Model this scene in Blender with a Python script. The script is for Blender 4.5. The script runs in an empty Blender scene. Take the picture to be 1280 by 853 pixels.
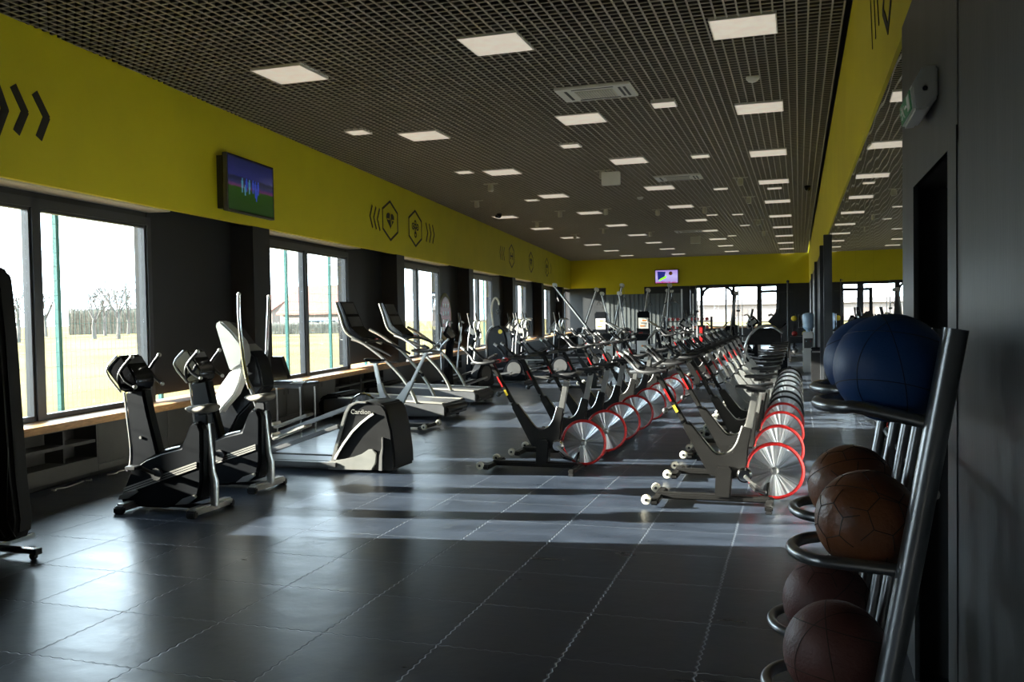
import bpy, bmesh, math, random
from mathutils import Vector, Matrix
random.seed(7)
PI = math.pi
SC = bpy.context.scene
COL = SC.collection
V = Vector

# ------------------------------------------------------------------ camera
F, CX, CY, H = 1110.0, 640.0, 426.5, 1.54
YAW = math.atan((998.8 - 640) / F)
PITCH = -math.atan((426.5 - 393.8) / F)
ROLL = 0.017
fw = V((-math.sin(YAW) * math.cos(PITCH), math.cos(YAW) * math.cos(PITCH), math.sin(PITCH)))
r0 = fw.cross(V((0, 0, 1))).normalized()
u0 = r0.cross(fw)
rt = math.cos(ROLL) * r0 - math.sin(ROLL) * u0
up = math.sin(ROLL) * r0 + math.cos(ROLL) * u0
CAM = V((0, 0, H))
cd = bpy.data.cameras.new('camera')
cam = bpy.data.objects.new('camera', cd)
COL.objects.link(cam)
cd.sensor_width = 36.0
cd.lens = F / 1280 * 36
cd.clip_start = 0.05
cd.clip_end = 1000
cam.matrix_world = Matrix(((rt.x, up.x, -fw.x, 0), (rt.y, up.y, -fw.y, 0), (rt.z, up.z, -fw.z, H), (0, 0, 0, 1)))
SC.camera = cam

def ray(x, y):
    return fw + rt * ((x - CX) / F) - up * ((y - CY) / F)
def PX(x, y, Y):                       # the point on the plane at depth Y that shows at this spot of the photo
    d = ray(x, y)
    return CAM + d * (Y / d.y)
def PZ(x, y, z):                       # the point at height z
    d = ray(x, y)
    return CAM + d * ((z - H) / d.z)

# the window wall runs at a slight angle to the rest of the room
WP = V((-6.5, 6.1, 0))
WD = V((-0.1168, 0.99316, 0))
WN = V((-0.99316, -0.1168, 0))         # towards the outside
def W(s, off, z):
    p = WP + WD * s + WN * off
    return V((p.x, p.y, z))
WANG = math.atan2(WD.y, WD.x) - PI / 2
YB = 43.5
ZC = 4.2
XR = 0.47

# ------------------------------------------------------------------ materials
def new_mat(name):
    m = bpy.data.materials.new(name)
    m.use_nodes = True
    nt = m.node_tree
    return m, nt, nt.nodes['Principled BSDF'], nt.nodes['Material Output']
def mat(name, col, rough=0.5, metal=0.0, var=0.1, scale=6.0, bump=0.0, bscale=80.0, spec=0.5, coat=0.0, emit=None, es=0.0, stretch=None):
    m, nt, p, out = new_mat(name)
    N, L = nt.nodes, nt.links
    tc = N.new('ShaderNodeTexCoord')
    src = tc.outputs['Object']
    if stretch:
        mp = N.new('ShaderNodeMapping'); mp.inputs['Scale'].default_value = stretch
        L.new(src, mp.inputs['Vector']); src = mp.outputs['Vector']
    nz = N.new('ShaderNodeTexNoise'); nz.inputs['Scale'].default_value = scale; nz.inputs['Detail'].default_value = 4
    L.new(src, nz.inputs['Vector'])
    cr = N.new('ShaderNodeValToRGB')
    c = V(col)
    lo, hi = c * (1 - var), c * (1 + var)
    cr.color_ramp.elements[0].position = 0.3; cr.color_ramp.elements[1].position = 0.7
    cr.color_ramp.elements[0].color = (*lo, 1); cr.color_ramp.elements[1].color = (*[min(1, q) for q in hi], 1)
    L.new(nz.outputs['Fac'], cr.inputs['Fac']); L.new(cr.outputs['Color'], p.inputs['Base Color'])
    p.inputs['Roughness'].default_value = rough
    p.inputs['Metallic'].default_value = metal
    p.inputs['Specular IOR Level'].default_value = spec
    p.inputs['Coat Weight'].default_value = coat
    if bump:
        n2 = N.new('ShaderNodeTexNoise'); n2.inputs['Scale'].default_value = bscale; n2.inputs['Detail'].default_value = 3
        L.new(src, n2.inputs['Vector'])
        b = N.new('ShaderNodeBump'); b.inputs['Strength'].default_value = bump; b.inputs['Distance'].default_value = 0.01
        L.new(n2.outputs['Fac'], b.inputs['Height']); L.new(b.outputs['Normal'], p.inputs['Normal'])
    if emit:
        p.inputs['Emission Color'].default_value = (*emit, 1); p.inputs['Emission Strength'].default_value = es
    return m

M = {}
M['charcoal'] = mat('charcoal_wall_paint', (0.016, 0.017, 0.019), 0.55, var=0.06, scale=3, bump=0.05)
M['panel_grey'] = mat('dark_grey_wall_panel', (0.060, 0.060, 0.060), 0.42, var=0.22, scale=2.2, bump=0.06, bscale=20, stretch=(1, 3, 0.5))
M['yellow'] = mat('lime_yellow_paint', (0.68, 0.585, 0.010), 0.6, var=0.04, scale=1.5)
M['soffit'] = mat('pale_window_soffit', (0.62, 0.60, 0.52), 0.5, var=0.05)
M['grid'] = mat('ceiling_grid_metal', (0.38, 0.34, 0.29), 0.5, var=0.04)
M['gridweb'] = mat('dark_ceiling_grid_web', (0.10, 0.09, 0.08), 0.6, var=0.04)
M['void'] = mat('ceiling_void_paint', (0.02, 0.02, 0.02), 0.9)
M['sash'] = mat('anthracite_window_metal', (0.055, 0.06, 0.068), 0.4, metal=0.3, var=0.06)
M['wood'] = mat('oiled_wood', (0.50, 0.27, 0.11), 0.45, var=0.28, scale=5, stretch=(14, 1.2, 14))
M['cabinet'] = mat('dark_cabinet_board', (0.075, 0.073, 0.068), 0.5, var=0.12, scale=4)
M['cabinet_in'] = mat('cabinet_inner_board', (0.05, 0.049, 0.046), 0.55)
M['white'] = mat('white_plastic', (0.78, 0.77, 0.73), 0.4, var=0.04)
M['offwhite'] = mat('cream_plastic', (0.62, 0.59, 0.50), 0.4, var=0.06)
M['grey_plastic'] = mat('grey_plastic', (0.30, 0.29, 0.265), 0.38, var=0.06)
M['dkgrey'] = mat('dark_grey_plastic', (0.075, 0.075, 0.075), 0.4, var=0.08)
M['black'] = mat('black_plastic', (0.016, 0.016, 0.017), 0.38, var=0.1)
M['gloss'] = mat('gloss_black_plastic', (0.010, 0.010, 0.011), 0.14, var=0.1)
M['shell'] = mat('black_machine_shell', (0.0065, 0.0075, 0.0095), 0.32, var=0.08, spec=0.14)
M['housing'] = mat('charcoal_machine_housing', (0.015, 0.015, 0.0155), 0.36, var=0.08, spec=0.2)
M['skirt'] = mat('grey_machine_skirt', (0.21, 0.21, 0.195), 0.35)
M['saddle'] = mat('beige_grey_saddle', (0.17, 0.155, 0.13), 0.6, spec=0.2)
M['pale'] = mat('pale_far_building', (0.20, 0.165, 0.15), 0.9, spec=0.0)
M['frame'] = mat('grey_black_bike_frame_paint', (0.013, 0.0125, 0.012), 0.40, spec=0.22, var=0.08)
M['framepale'] = mat('silver_bike_frame_paint', (0.42, 0.42, 0.41), 0.32, metal=0.6, var=0.06)
M['silver'] = mat('satin_aluminium', (0.62, 0.61, 0.58), 0.28, metal=0.9, var=0.05)
M['chrome'] = mat('chrome', (0.80, 0.79, 0.77), 0.10, metal=1.0, var=0.03)
M['steel'] = mat('brushed_steel_tube', (0.33, 0.33, 0.335), 0.32, metal=0.9, var=0.06)
M['red'] = mat('red_paint', (0.43, 0.012, 0.012), 0.35, var=0.06)
M['redrub'] = mat('red_rubber', (0.33, 0.02, 0.018), 0.5, var=0.1)
M['yellow_label'] = mat('yellow_label', (0.75, 0.55, 0.03), 0.5)
M['orange'] = mat('orange_print', (0.80, 0.30, 0.06), 0.5)
M['vinyl'] = mat('black_vinyl', (0.018, 0.018, 0.019), 0.36, var=0.12, bump=0.12, bscale=120, spec=0.3)
M['padded'] = mat('black_padded_cloth', (0.010, 0.010, 0.010), 0.75, var=0.15, bump=0.1, bscale=150)
M['belt'] = mat('treadmill_belt', (0.035, 0.035, 0.037), 0.55, bump=0.1, bscale=200)
M['deck'] = mat('pale_deck_rail', (0.42, 0.39, 0.33), 0.5)
M['deckside'] = mat('grey_deck_side', (0.11, 0.112, 0.118), 0.42, metal=0.3)
M['leafgrey'] = mat('grey_console_shell', (0.20, 0.21, 0.20), 0.35, var=0.04)
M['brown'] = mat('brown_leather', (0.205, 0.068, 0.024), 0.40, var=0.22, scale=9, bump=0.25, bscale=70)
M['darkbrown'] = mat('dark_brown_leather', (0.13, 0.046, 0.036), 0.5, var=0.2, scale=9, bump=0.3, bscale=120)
M['navy'] = mat('navy_rubber', (0.013, 0.062, 0.21), 0.5, var=0.1, bump=0.1, bscale=150)
M['seam'] = mat('dark_seam', (0.03, 0.016, 0.010), 0.6)
M['seamblue'] = mat('dark_blue_seam', (0.004, 0.012, 0.04), 0.6)
M['cable'] = mat('white_cable', (0.55, 0.53, 0.48), 0.5)
M['decal'] = mat('black_vinyl_film', (0.020, 0.018, 0.012), 0.6)
M['olive'] = mat('olive_paint', (0.22, 0.18, 0.03), 0.6)
M['greenpost'] = mat('turquoise_green_coated_steel', (0.04, 0.17, 0.15), 0.45)
M['hedge'] = mat('bare_hedge', (0.105, 0.085, 0.060), 0.9, var=0.4, scale=3)
M['bark'] = mat('bark', (0.070, 0.058, 0.050), 0.9, var=0.3)
M['roof'] = mat('red_roof_tile', (0.115, 0.035, 0.022), 0.8, var=0.2, scale=2)
M['render'] = mat('pink_house_render', (0.12, 0.088, 0.075), 0.8, var=0.05)
M['carblue'] = mat('blue_grey_car_paint', (0.18, 0.27, 0.36), 0.3, coat=0.5)
M['carwhite'] = mat('white_car_paint', (0.75, 0.76, 0.76), 0.3, coat=0.5)
M['tyre'] = mat('tyre_rubber', (0.02, 0.02, 0.02), 0.8)
M['bluewater'] = mat('blue_bottle_plastic', (0.45, 0.62, 0.80), 0.12, var=0.15, spec=0.6)
M['exitgreen'] = mat('exit_sign_green', (0.01, 0.20, 0.06), 0.4, emit=(0.01, 0.25, 0.08), es=0.02)
M['cladding'] = mat('grey_corrugated_cladding', (0.10, 0.11, 0.11), 0.45, metal=0.2, var=0.3, scale=1.5, stretch=(6, 6, 0.2))
M['lamp'] = mat('ceiling_light_diffuser', (0.75, 0.70, 0.62), 0.5, emit=(1.0, 0.88, 0.74), es=0.27)

def field_mat():
    m, nt, p, out = new_mat('winter_field_grass')
    N, L = nt.nodes, nt.links
    tc = N.new('ShaderNodeTexCoord')
    n1 = N.new('ShaderNodeTexNoise'); n1.inputs['Scale'].default_value = 0.12; n1.inputs['Detail'].default_value = 6
    L.new(tc.outputs['Object'], n1.inputs['Vector'])
    cr = N.new('ShaderNodeValToRGB')
    cr.color_ramp.elements[0].position = 0.35; cr.color_ramp.elements[1].position = 0.65
    cr.color_ramp.elements[0].color = (0.130, 0.106, 0.042, 1); cr.color_ramp.elements[1].color = (0.172, 0.132, 0.066, 1)
    L.new(n1.outputs['Fac'], cr.inputs['Fac']); L.new(cr.outputs['Color'], p.inputs['Base Color'])
    p.inputs['Roughness'].default_value = 1.0; p.inputs['Specular IOR Level'].default_value = 0.0
    return m
M['field'] = field_mat()

def floor_mat():
    m, nt, p, out = new_mat('interlocking_rubber_tiles')
    N, L = nt.nodes, nt.links
    tc = N.new('ShaderNodeTexCoord')
    sp = N.new('ShaderNodeSeparateXYZ'); L.new(tc.outputs['Object'], sp.inputs[0])
    def mth(op, a, b=None, c=None):
        n = N.new('ShaderNodeMath'); n.operation = op
        for i, v in enumerate((a, b, c)):
            if v is None: continue
            if isinstance(v, (int, float)): n.inputs[i].default_value = v
            else: L.new(v, n.inputs[i])
        return n.outputs[0]
    X, Y = sp.outputs['X'], sp.outputs['Y']
    def seam(a, b, pitch, off):
        w = mth('MULTIPLY', mth('SINE', mth('MULTIPLY', b, 2 * PI / 0.062)), 0.0048)
        t = mth('DIVIDE', mth('ADD', mth('SUBTRACT', a, off), w), pitch)
        fr = mth('ABSOLUTE', mth('SUBTRACT', mth('FRACT', t), 0.5))          # 0.5 at a seam
        d = mth('MULTIPLY', mth('SUBTRACT', 0.5, fr), pitch)                 # metres from the seam
        return d
    d1 = seam(X, Y, 0.597, -0.43)
    d2 = seam(Y, X, 0.614, 3.80)
    d = mth('MINIMUM', d1, d2)
    ms = N.new('ShaderNodeMapRange'); ms.interpolation_type = 'SMOOTHSTEP'
    ms.inputs['From Min'].default_value = 0.002; ms.inputs['From Max'].default_value = 0.006
    ms.inputs['To Min'].default_value = 0; ms.inputs['To Max'].default_value = 1
    L.new(d, ms.inputs['Value'])
    n1 = N.new('ShaderNodeTexNoise'); n1.inputs['Scale'].default_value = 2.4; n1.inputs['Detail'].default_value = 8
    mp = N.new('ShaderNodeMapping'); mp.inputs['Scale'].default_value = (0.7, 2.2, 1)
    L.new(tc.outputs['Object'], mp.inputs['Vector']); L.new(mp.outputs['Vector'], n1.inputs['Vector'])
    cr = N.new('ShaderNodeValToRGB')
    cr.color_ramp.elements[0].position = 0.3; cr.color_ramp.elements[1].position = 0.75
    cr.color_ramp.elements[0].color = (0.018, 0.025, 0.038, 1); cr.color_ramp.elements[1].color = (0.035, 0.046, 0.068, 1)
    L.new(n1.outputs['Fac'], cr.inputs['Fac'])
    mx = N.new('ShaderNodeMixRGB'); mx.inputs['Color1'].default_value = (0.085, 0.10, 0.125, 1)
    L.new(ms.outputs['Result'], mx.inputs['Fac']); L.new(cr.outputs['Color'], mx.inputs['Color2'])
    L.new(mx.outputs['Color'], p.inputs['Base Color'])
    r = N.new('ShaderNodeMapRange'); r.inputs['To Min'].default_value = 0.22; r.inputs['To Max'].default_value = 0.40
    L.new(n1.outputs['Fac'], r.inputs['Value']); L.new(r.outputs['Result'], p.inputs['Roughness'])
    p.inputs['Specular IOR Level'].default_value = 0.5
    n3 = N.new('ShaderNodeTexNoise'); n3.inputs['Scale'].default_value = 9; n3.inputs['Detail'].default_value = 5
    L.new(tc.outputs['Object'], n3.inputs['Vector'])
    hsum = mth('ADD', mth('MULTIPLY', ms.outputs['Result'], 0.8), mth('MULTIPLY', n3.outputs['Fac'], 0.28))
    b = N.new('ShaderNodeBump'); b.inputs['Strength'].default_value = 0.6; b.inputs['Distance'].default_value = 0.012
    L.new(hsum, b.inputs['Height']); L.new(b.outputs['Normal'], p.inputs['Normal'])
    return m
M['floor'] = floor_mat()

def mirror_mat():
    m, nt, p, out = new_mat('silvered_mirror')
    N, L = nt.nodes, nt.links
    p.inputs['Base Color'].default_value = (0.74, 0.76, 0.75, 1)
    p.inputs['Metallic'].default_value = 1; p.inputs['Roughness'].default_value = 0.0
    tc = N.new('ShaderNodeTexCoord'); n = N.new('ShaderNodeTexNoise'); n.inputs['Scale'].default_value = 0.9; n.inputs['Detail'].default_value = 1
    L.new(tc.outputs['Object'], n.inputs['Vector'])
    b = N.new('ShaderNodeBump'); b.inputs['Strength'].default_value = 0.10; b.inputs['Distance'].default_value = 0.02
    L.new(n.outputs['Fac'], b.inputs['Height']); L.new(b.outputs['Normal'], p.inputs['Normal'])
    return m
M['mirror'] = mirror_mat()

def glass_mat():
    m, nt, p, out = new_mat('window_glass')
    N, L = nt.nodes, nt.links
    t = N.new('ShaderNodeBsdfTransparent'); t.inputs['Color'].default_value = (0.93, 0.96, 0.95, 1)
    g = N.new('ShaderNodeBsdfGlossy'); g.inputs['Roughness'].default_value = 0.02
    lw = N.new('ShaderNodeLayerWeight'); lw.inputs['Blend'].default_value = 0.5
    pw = N.new('ShaderNodeMath'); pw.operation = 'POWER'; pw.inputs[1].default_value = 5
    L.new(lw.outputs['Facing'], pw.inputs[0])
    ma = N.new('ShaderNodeMath'); ma.operation = 'MULTIPLY_ADD'; ma.inputs[1].default_value = 0.9; ma.inputs[2].default_value = 0.03
    L.new(pw.outputs[0], ma.inputs[0])
    mx = N.new('ShaderNodeMixShader')
    L.new(ma.outputs[0], mx.inputs[0]); L.new(t.outputs[0], mx.inputs[1]); L.new(g.outputs[0], mx.inputs[2])
    L.new(mx.outputs[0], out.inputs['Surface'])
    return m
M['glass'] = glass_mat()

def disc_mat(name, col):
    m, nt, p, out = new_mat(name)
    N, L = nt.nodes, nt.links
    p.inputs['Base Color'].default_value = (*col, 1)
    p.inputs['Metallic'].default_value = 1.0
    p.inputs['Roughness'].default_value = 0.34
    p.inputs['Anisotropic'].default_value = 0.85
    t = N.new('ShaderNodeTangent'); t.direction_type = 'RADIAL'; t.axis = 'Y'
    L.new(t.outputs[0], p.inputs['Tangent'])
    tc = N.new('ShaderNodeTexCoord'); n = N.new('ShaderNodeTexNoise'); n.inputs['Scale'].default_value = 25
    spx = N.new('ShaderNodeSeparateXYZ'); L.new(tc.outputs['Generated'], spx.inputs[0])
    def mm(op, a, b2):
        q = N.new('ShaderNodeMath'); q.operation = op
        for i, v_ in enumerate((a, b2)):
            if isinstance(v_, (int, float)): q.inputs[i].default_value = v_
            else: L.new(v_, q.inputs[i])
        return q.outputs[0]
    ang = mm('ARCTAN2', mm('SUBTRACT', spx.outputs['Z'], 0.5), mm('SUBTRACT', spx.outputs['X'], 0.5))
    n4 = N.new('ShaderNodeTexNoise'); n4.noise_dimensions = '1D'; n4.inputs['Scale'].default_value = 2.2; n4.inputs['Detail'].default_value = 2.5
    L.new(ang, n4.inputs['W'])
    rad = N.new('ShaderNodeVectorMath'); rad.operation = 'DISTANCE'; L.new(tc.outputs['Generated'], rad.inputs[0]); rad.inputs[1].default_value = (0.5, 0.5, 0.5)
    bp = N.new('ShaderNodeBump'); bp.inputs['Strength'].default_value = 1.0; bp.inputs['Distance'].default_value = 0.12
    L.new(mm('MULTIPLY', n4.outputs['Fac'], rad.outputs['Value']), bp.inputs['Height']); L.new(bp.outputs['Normal'], p.inputs['Normal'])
    L.new(tc.outputs['Object'], n.inputs['Vector'])
    mr = N.new('ShaderNodeMapRange'); mr.inputs['To Min'].default_value = 0.30; mr.inputs['To Max'].default_value = 0.40
    L.new(n.outputs['Fac'], mr.inputs['Value']); L.new(mr.outputs['Result'], p.inputs['Roughness'])
    return m
M['disc'] = disc_mat('spun_aluminium_flywheel', (0.84, 0.85, 0.87))

def screen_mat(name, stops, axis=2, noise=0.0, es=0.5, seed=0.0):
    m, nt, p, out = new_mat(name)
    N, L = nt.nodes, nt.links
    tc = N.new('ShaderNodeTexCoord'); sp = N.new('ShaderNodeSeparateXYZ')
    L.new(tc.outputs['Generated'], sp.inputs[0])
    n = N.new('ShaderNodeTexNoise'); n.inputs['Scale'].default_value = 6; n.inputs['Detail'].default_value = 3
    mp = N.new('ShaderNodeMapping'); mp.inputs['Location'].default_value = (seed, seed, seed)
    L.new(tc.outputs['Generated'], mp.inputs['Vector']); L.new(mp.outputs['Vector'], n.inputs['Vector'])
    ma = N.new('ShaderNodeMath'); ma.operation = 'MULTIPLY_ADD'; ma.inputs[1].default_value = noise
    L.new(n.outputs['Fac'], ma.inputs[0]); L.new(sp.outputs[axis], ma.inputs[2])
    sb = N.new('ShaderNodeMath'); sb.operation = 'SUBTRACT'; sb.inputs[1].default_value = noise * 0.5
    L.new(ma.outputs[0], sb.inputs[0])
    cr = N.new('ShaderNodeValToRGB')
    els = cr.color_ramp.elements
    els[0].position = stops[0][0]; els[0].color = (*stops[0][1], 1)
    els[1].position = stops[-1][0]; els[1].color = (*stops[-1][1], 1)
    for q, c in stops[1:-1]:
        e = els.new(q); e.color = (*c, 1)
    L.new(sb.outputs[0], cr.inputs['Fac'])
    L.new(cr.outputs['Color'], p.inputs['Emission Color']); p.inputs['Emission Strength'].default_value = es
    p.inputs['Base Color'].default_value = (0.01, 0.01, 0.012, 1); p.inputs['Roughness'].default_value = 0.15
    return m

# ------------------------------------------------------------------ mesh helpers
def catmull(pts, k=5, closed=False):
    pts = [V(p) for p in pts]
    n = len(pts)
    if n < 3: return pts
    out = []
    rng = range(n) if closed else range(n - 1)
    for i in rng:
        if closed:
            p0, p1, p2, p3 = pts[(i - 1) % n], pts[i], pts[(i + 1) % n], pts[(i + 2) % n]
        else:
            p0 = pts[max(i - 1, 0)]; p1 = pts[i]; p2 = pts[i + 1]; p3 = pts[min(i + 2, n - 1)]
        for j in range(k):
            t = j / k
            out.append(0.5 * ((2 * p1) + (p2 - p0) * t + (2 * p0 - 5 * p1 + 4 * p2 - p3) * t * t + (3 * p1 - p0 - 3 * p2 + p3) * t ** 3))
    if not closed: out.append(pts[-1])
    return out

class B:
    def __init__(s, org=(0, 0, 0)):
        s.bm = bmesh.new(); s.o = V(org)
    def v(s, p): return s.bm.verts.new(V(p) - s.o)
    def face(s, pts):
        try: s.bm.faces.new([s.v(p) for p in pts])
        except ValueError: pass
        return s
    def box(s, c, size, ang=0.0, axis='Z', bev=0.0):
        c = V(c); hx, hy, hz = (q / 2 for q in size)
        R = Matrix.Rotation(ang, 3, axis)
        vs = [s.v(c + R @ V((x * hx, y * hy, z * hz))) for x in (-1, 1) for y in (-1, 1) for z in (-1, 1)]
        fs = [s.bm.faces.new([vs[i] for i in q]) for q in ((0, 1, 3, 2), (4, 6, 7, 5), (0, 4, 5, 1), (2, 3, 7, 6), (0, 2, 6, 4), (1, 5, 7, 3))]
        if bev: s._bev(fs, bev)
        return s
    def _bev(s, fs, w, seg=2):
        es = list({e for f in fs for e in f.edges})
        bmesh.ops.recalc_face_normals(s.bm, faces=fs)
        es = [e for e in es if len(e.link_faces) == 2 and e.calc_face_angle(0) > 0.5]
        bmesh.ops.bevel(s.bm, geom=es, offset=w, segments=seg, affect='EDGES', clamp_overlap=True)
    def bar(s, p0, p1, w, h, upv=(0, 0, 1), bev=0.0):
        p0, p1 = V(p0), V(p1)
        d = (p1 - p0).normalized(); uv = V(upv)
        if abs(d.dot(uv)) > 0.97: uv = V((1, 0, 0))
        sd = d.cross(uv).normalized(); u2 = sd.cross(d)
        vs = [s.v(p + sd * (a * w / 2) + u2 * (b * h / 2)) for p in (p0, p1) for a in (-1, 1) for b in (-1, 1)]
        fs = [s.bm.faces.new([vs[i] for i in q]) for q in ((0, 1, 3, 2), (4, 6, 7, 5), (0, 4, 5, 1), (2, 3, 7, 6), (0, 2, 6, 4), (1, 5, 7, 3))]
        if bev: s._bev(fs, bev)
        return s
    def tube(s, pts, r, n=10, k=0, closed=False):
        pts = catmull(pts, k, closed) if k else [V(p) for p in pts]
        m = len(pts)
        rs = r if isinstance(r, (list, tuple)) else [r] * m
        if len(rs) != m:
            rs = [rs[0] + (rs[-1] - rs[0]) * i / (m - 1) for i in range(m)]
        rings = []; prev = None
        for i, p in enumerate(pts):
            if closed: t = pts[(i + 1) % m] - pts[(i - 1) % m]
            elif i == 0: t = pts[1] - pts[0]
            elif i == m - 1: t = pts[-1] - pts[-2]
            else: t = (pts[i + 1] - p).normalized() + (p - pts[i - 1]).normalized()
            if t.length < 1e-9: t = V((0, 0, 1))
            t.normalize()
            if prev is None:
                a = V((0, 0, 1)) if abs(t.z) < 0.9 else V((1, 0, 0))
                x = t.cross(a).normalized()
            else:
                x = prev - t * prev.dot(t)
                x = x.normalized() if x.length > 1e-6 else t.orthogonal().normalized()
            prev = x; y = t.cross(x)
            rings.append([s.v(p + (x * math.cos(q) + y * math.sin(q)) * rs[i]) for q in (2 * PI * j / n for j in range(n))])
        for i in range(m if closed else m - 1):
            a, b = rings[i], rings[(i + 1) % m]
            for j in range(n):
                s.bm.faces.new([a[j], a[(j + 1) % n], b[(j + 1) % n], b[j]])
        if not closed:
            s.bm.faces.new(rings[0][::-1]); s.bm.faces.new(rings[-1])
        return s
    def prism(s, pts, depth, bev=0.0, seg=2):
        """pts: a flat loop of points; depth: the vector it is swept along"""
        d = V(depth)
        a = [s.v(p) for p in pts]; b = [s.v(V(p) + d) for p in pts]
        n = len(a); fs = [s.bm.faces.new(a[::-1]), s.bm.faces.new(b)]
        for i in range(n): fs.append(s.bm.faces.new([a[i], a[(i + 1) % n], b[(i + 1) % n], b[i]]))
        if bev: s._bev(fs, bev, seg)
        return s
    def xz(s, pts, y0, y1, bev=0.0, seg=2):
        return s.prism([(x, y0, z) for x, z in pts], (0, y1 - y0, 0), bev, seg)
    def lathe(s, prof, c, axis='Z', n=20, ang=None):
        c = V(c); rings = []
        if isinstance(axis, str): R = {'Z': Matrix.Identity(3), 'X': Matrix.Rotation(PI / 2, 3, 'Y'), 'Y': Matrix.Rotation(-PI / 2, 3, 'X')}[axis]
        else: R = V(axis).normalized().to_track_quat('Z', 'Y').to_matrix()
        for r, z in prof:
            if r < 1e-6: rings.append([s.v(c + R @ V((0, 0, z)))])
            else: rings.append([s.v(c + R @ V((r * math.cos(q), r * math.sin(q), z))) for q in (2 * PI * j / n for j in range(n))])
        for a, b in zip(rings, rings[1:]):
            for j in range(n):
                k = (j + 1) % n
                if len(a) == 1 and len(b) == 1: continue
                if len(a) == 1: s.bm.faces.new([a[0], b[k], b[j]])
                elif len(b) == 1: s.bm.faces.new([a[j], a[k], b[0]])
                else: s.bm.faces.new([a[j], a[k], b[k], b[j]])
        for q in (rings[0], rings[-1]):
            if len(q) > 1: s.bm.faces.new(q)
        return s
    def cyl(s, c, r, h, axis='Z', n=16):
        return s.lathe([(r, -h / 2), (r, h / 2)], c, axis, n)
    def sphere(s, c, r, n=16, sq=(1, 1, 1)):
        c = V(c); m = n // 2; rings = []
        for i in range(m + 1):
            t = PI * i / m
            if i in (0, m): rings.append([s.v(c + V((0, 0, r * math.cos(t) * sq[2])))])
            else: rings.append([s.v(c + V((r * math.sin(t) * math.cos(q) * sq[0], r * math.sin(t) * math.sin(q) * sq[1], r * math.cos(t) * sq[2]))) for q in (2 * PI * j / n for j in range(n))])
        for a, b in zip(rings, rings[1:]):
            for j in range(n):
                k = (j + 1) % n
                if len(a) == 1: s.bm.faces.new([a[0], b[j], b[k]])
                elif len(b) == 1: s.bm.faces.new([a[j], b[0], a[k]])
                else: s.bm.faces.new([a[j], b[j], b[k], a[k]])
        return s
    def torus(s, c, R, r, axis='Y', n=40, m=8):
        c = V(c); pts = []
        for j in range(n):
            q = 2 * PI * j / n
            p = V((R * math.cos(q), 0, R * math.sin(q))) if axis == 'Y' else (V((R * math.cos(q), R * math.sin(q), 0)) if axis == 'Z' else V((0, R * math.cos(q), R * math.sin(q))))
            pts.append(c + p)
        return s.tube(pts, r, m, closed=True)
    def build(s, name, m, parent=None, loc=None, sharp=35, kind=None, label=None):
        bm = s.bm
        bmesh.ops.recalc_face_normals(bm, faces=bm.faces[:])
        lim = math.radians(sharp)
        for f in bm.faces: f.smooth = True
        for e in bm.edges:
            if len(e.link_faces) == 2 and e.calc_face_angle(0) > lim: e.smooth = False
        me = bpy.data.meshes.new(name)
        bm.to_mesh(me); bm.free()
        me.materials.append(M[m] if isinstance(m, str) else m)
        o = bpy.data.objects.new(name, me); COL.objects.link(o)
        if parent: o.parent = parent
        if loc is not None: o.location = loc
        elif parent is None: o.location = s.o
        if kind: o['kind'] = kind
        if label: o['label'] = label
        return o

def tag(o, label, cat, group=None):
    o['label'] = label; o['category'] = cat
    if group: o['group'] = group
    return o
def thing(name, label, cat, loc=(0, 0, 0), rotz=0.0, group=None):
    o = bpy.data.objects.new(name, None); COL.objects.link(o)
    o.empty_display_size = 0.2
    o.location = loc; o.rotation_euler = (0, 0, rotz)
    return tag(o, label, cat, group)
def struct(name, b, m, **k):
    return b.build(name, m, kind='structure', **k)
KIDS = {}
def kids(o): return [c for c in list(bpy.data.objects) if c.parent == o]
def dup(root, loc, label, rotz=None, group=None, swap=None):
    if root.name not in KIDS:
        KIDS[root.name] = [(c, kids(c)) for c in kids(root)]
    r = root.copy(); COL.objects.link(r); r.location = loc; r['label'] = label
    if rotz is not None: r.rotation_euler = (0, 0, rotz)
    if group: r['group'] = group
    def one(c, par):
        q = c.copy(); COL.objects.link(q); q.parent = par
        nm = c.name.split('.')[0]
        if swap and nm in swap:
            q.data = c.data.copy(); q.data.materials.clear(); q.data.materials.append(M[swap[nm]])
        return q
    for c, gs in KIDS[root.name]:
        q = one(c, r)
        for g in gs: one(g, q)
    return r
def text_mesh(body, size, name, m, parent, mw, extrude=0.001):
    cu = bpy.data.curves.new(name, 'FONT'); cu.body = body; cu.size = size; cu.extrude = extrude
    cu.align_x = 'CENTER'; cu.align_y = 'CENTER'
    tmp = bpy.data.objects.new(name, cu); COL.objects.link(tmp)
    bpy.context.view_layer.update()
    me = bpy.data.meshes.new_from_object(tmp.evaluated_get(bpy.context.evaluated_depsgraph_get()))
    bpy.data.objects.remove(tmp)
    me.materials.clear(); me.materials.append(M[m])
    o = bpy.data.objects.new(name, me); COL.objects.link(o); o.parent = parent
    o.matrix_local = mw
    return o
ORD = ['first', 'second', 'third', 'fourth', 'fifth', 'sixth', 'seventh', 'eighth', 'ninth', 'tenth', 'eleventh', 'twelfth', 'thirteenth', 'fourteenth', 'fifteenth']
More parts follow.
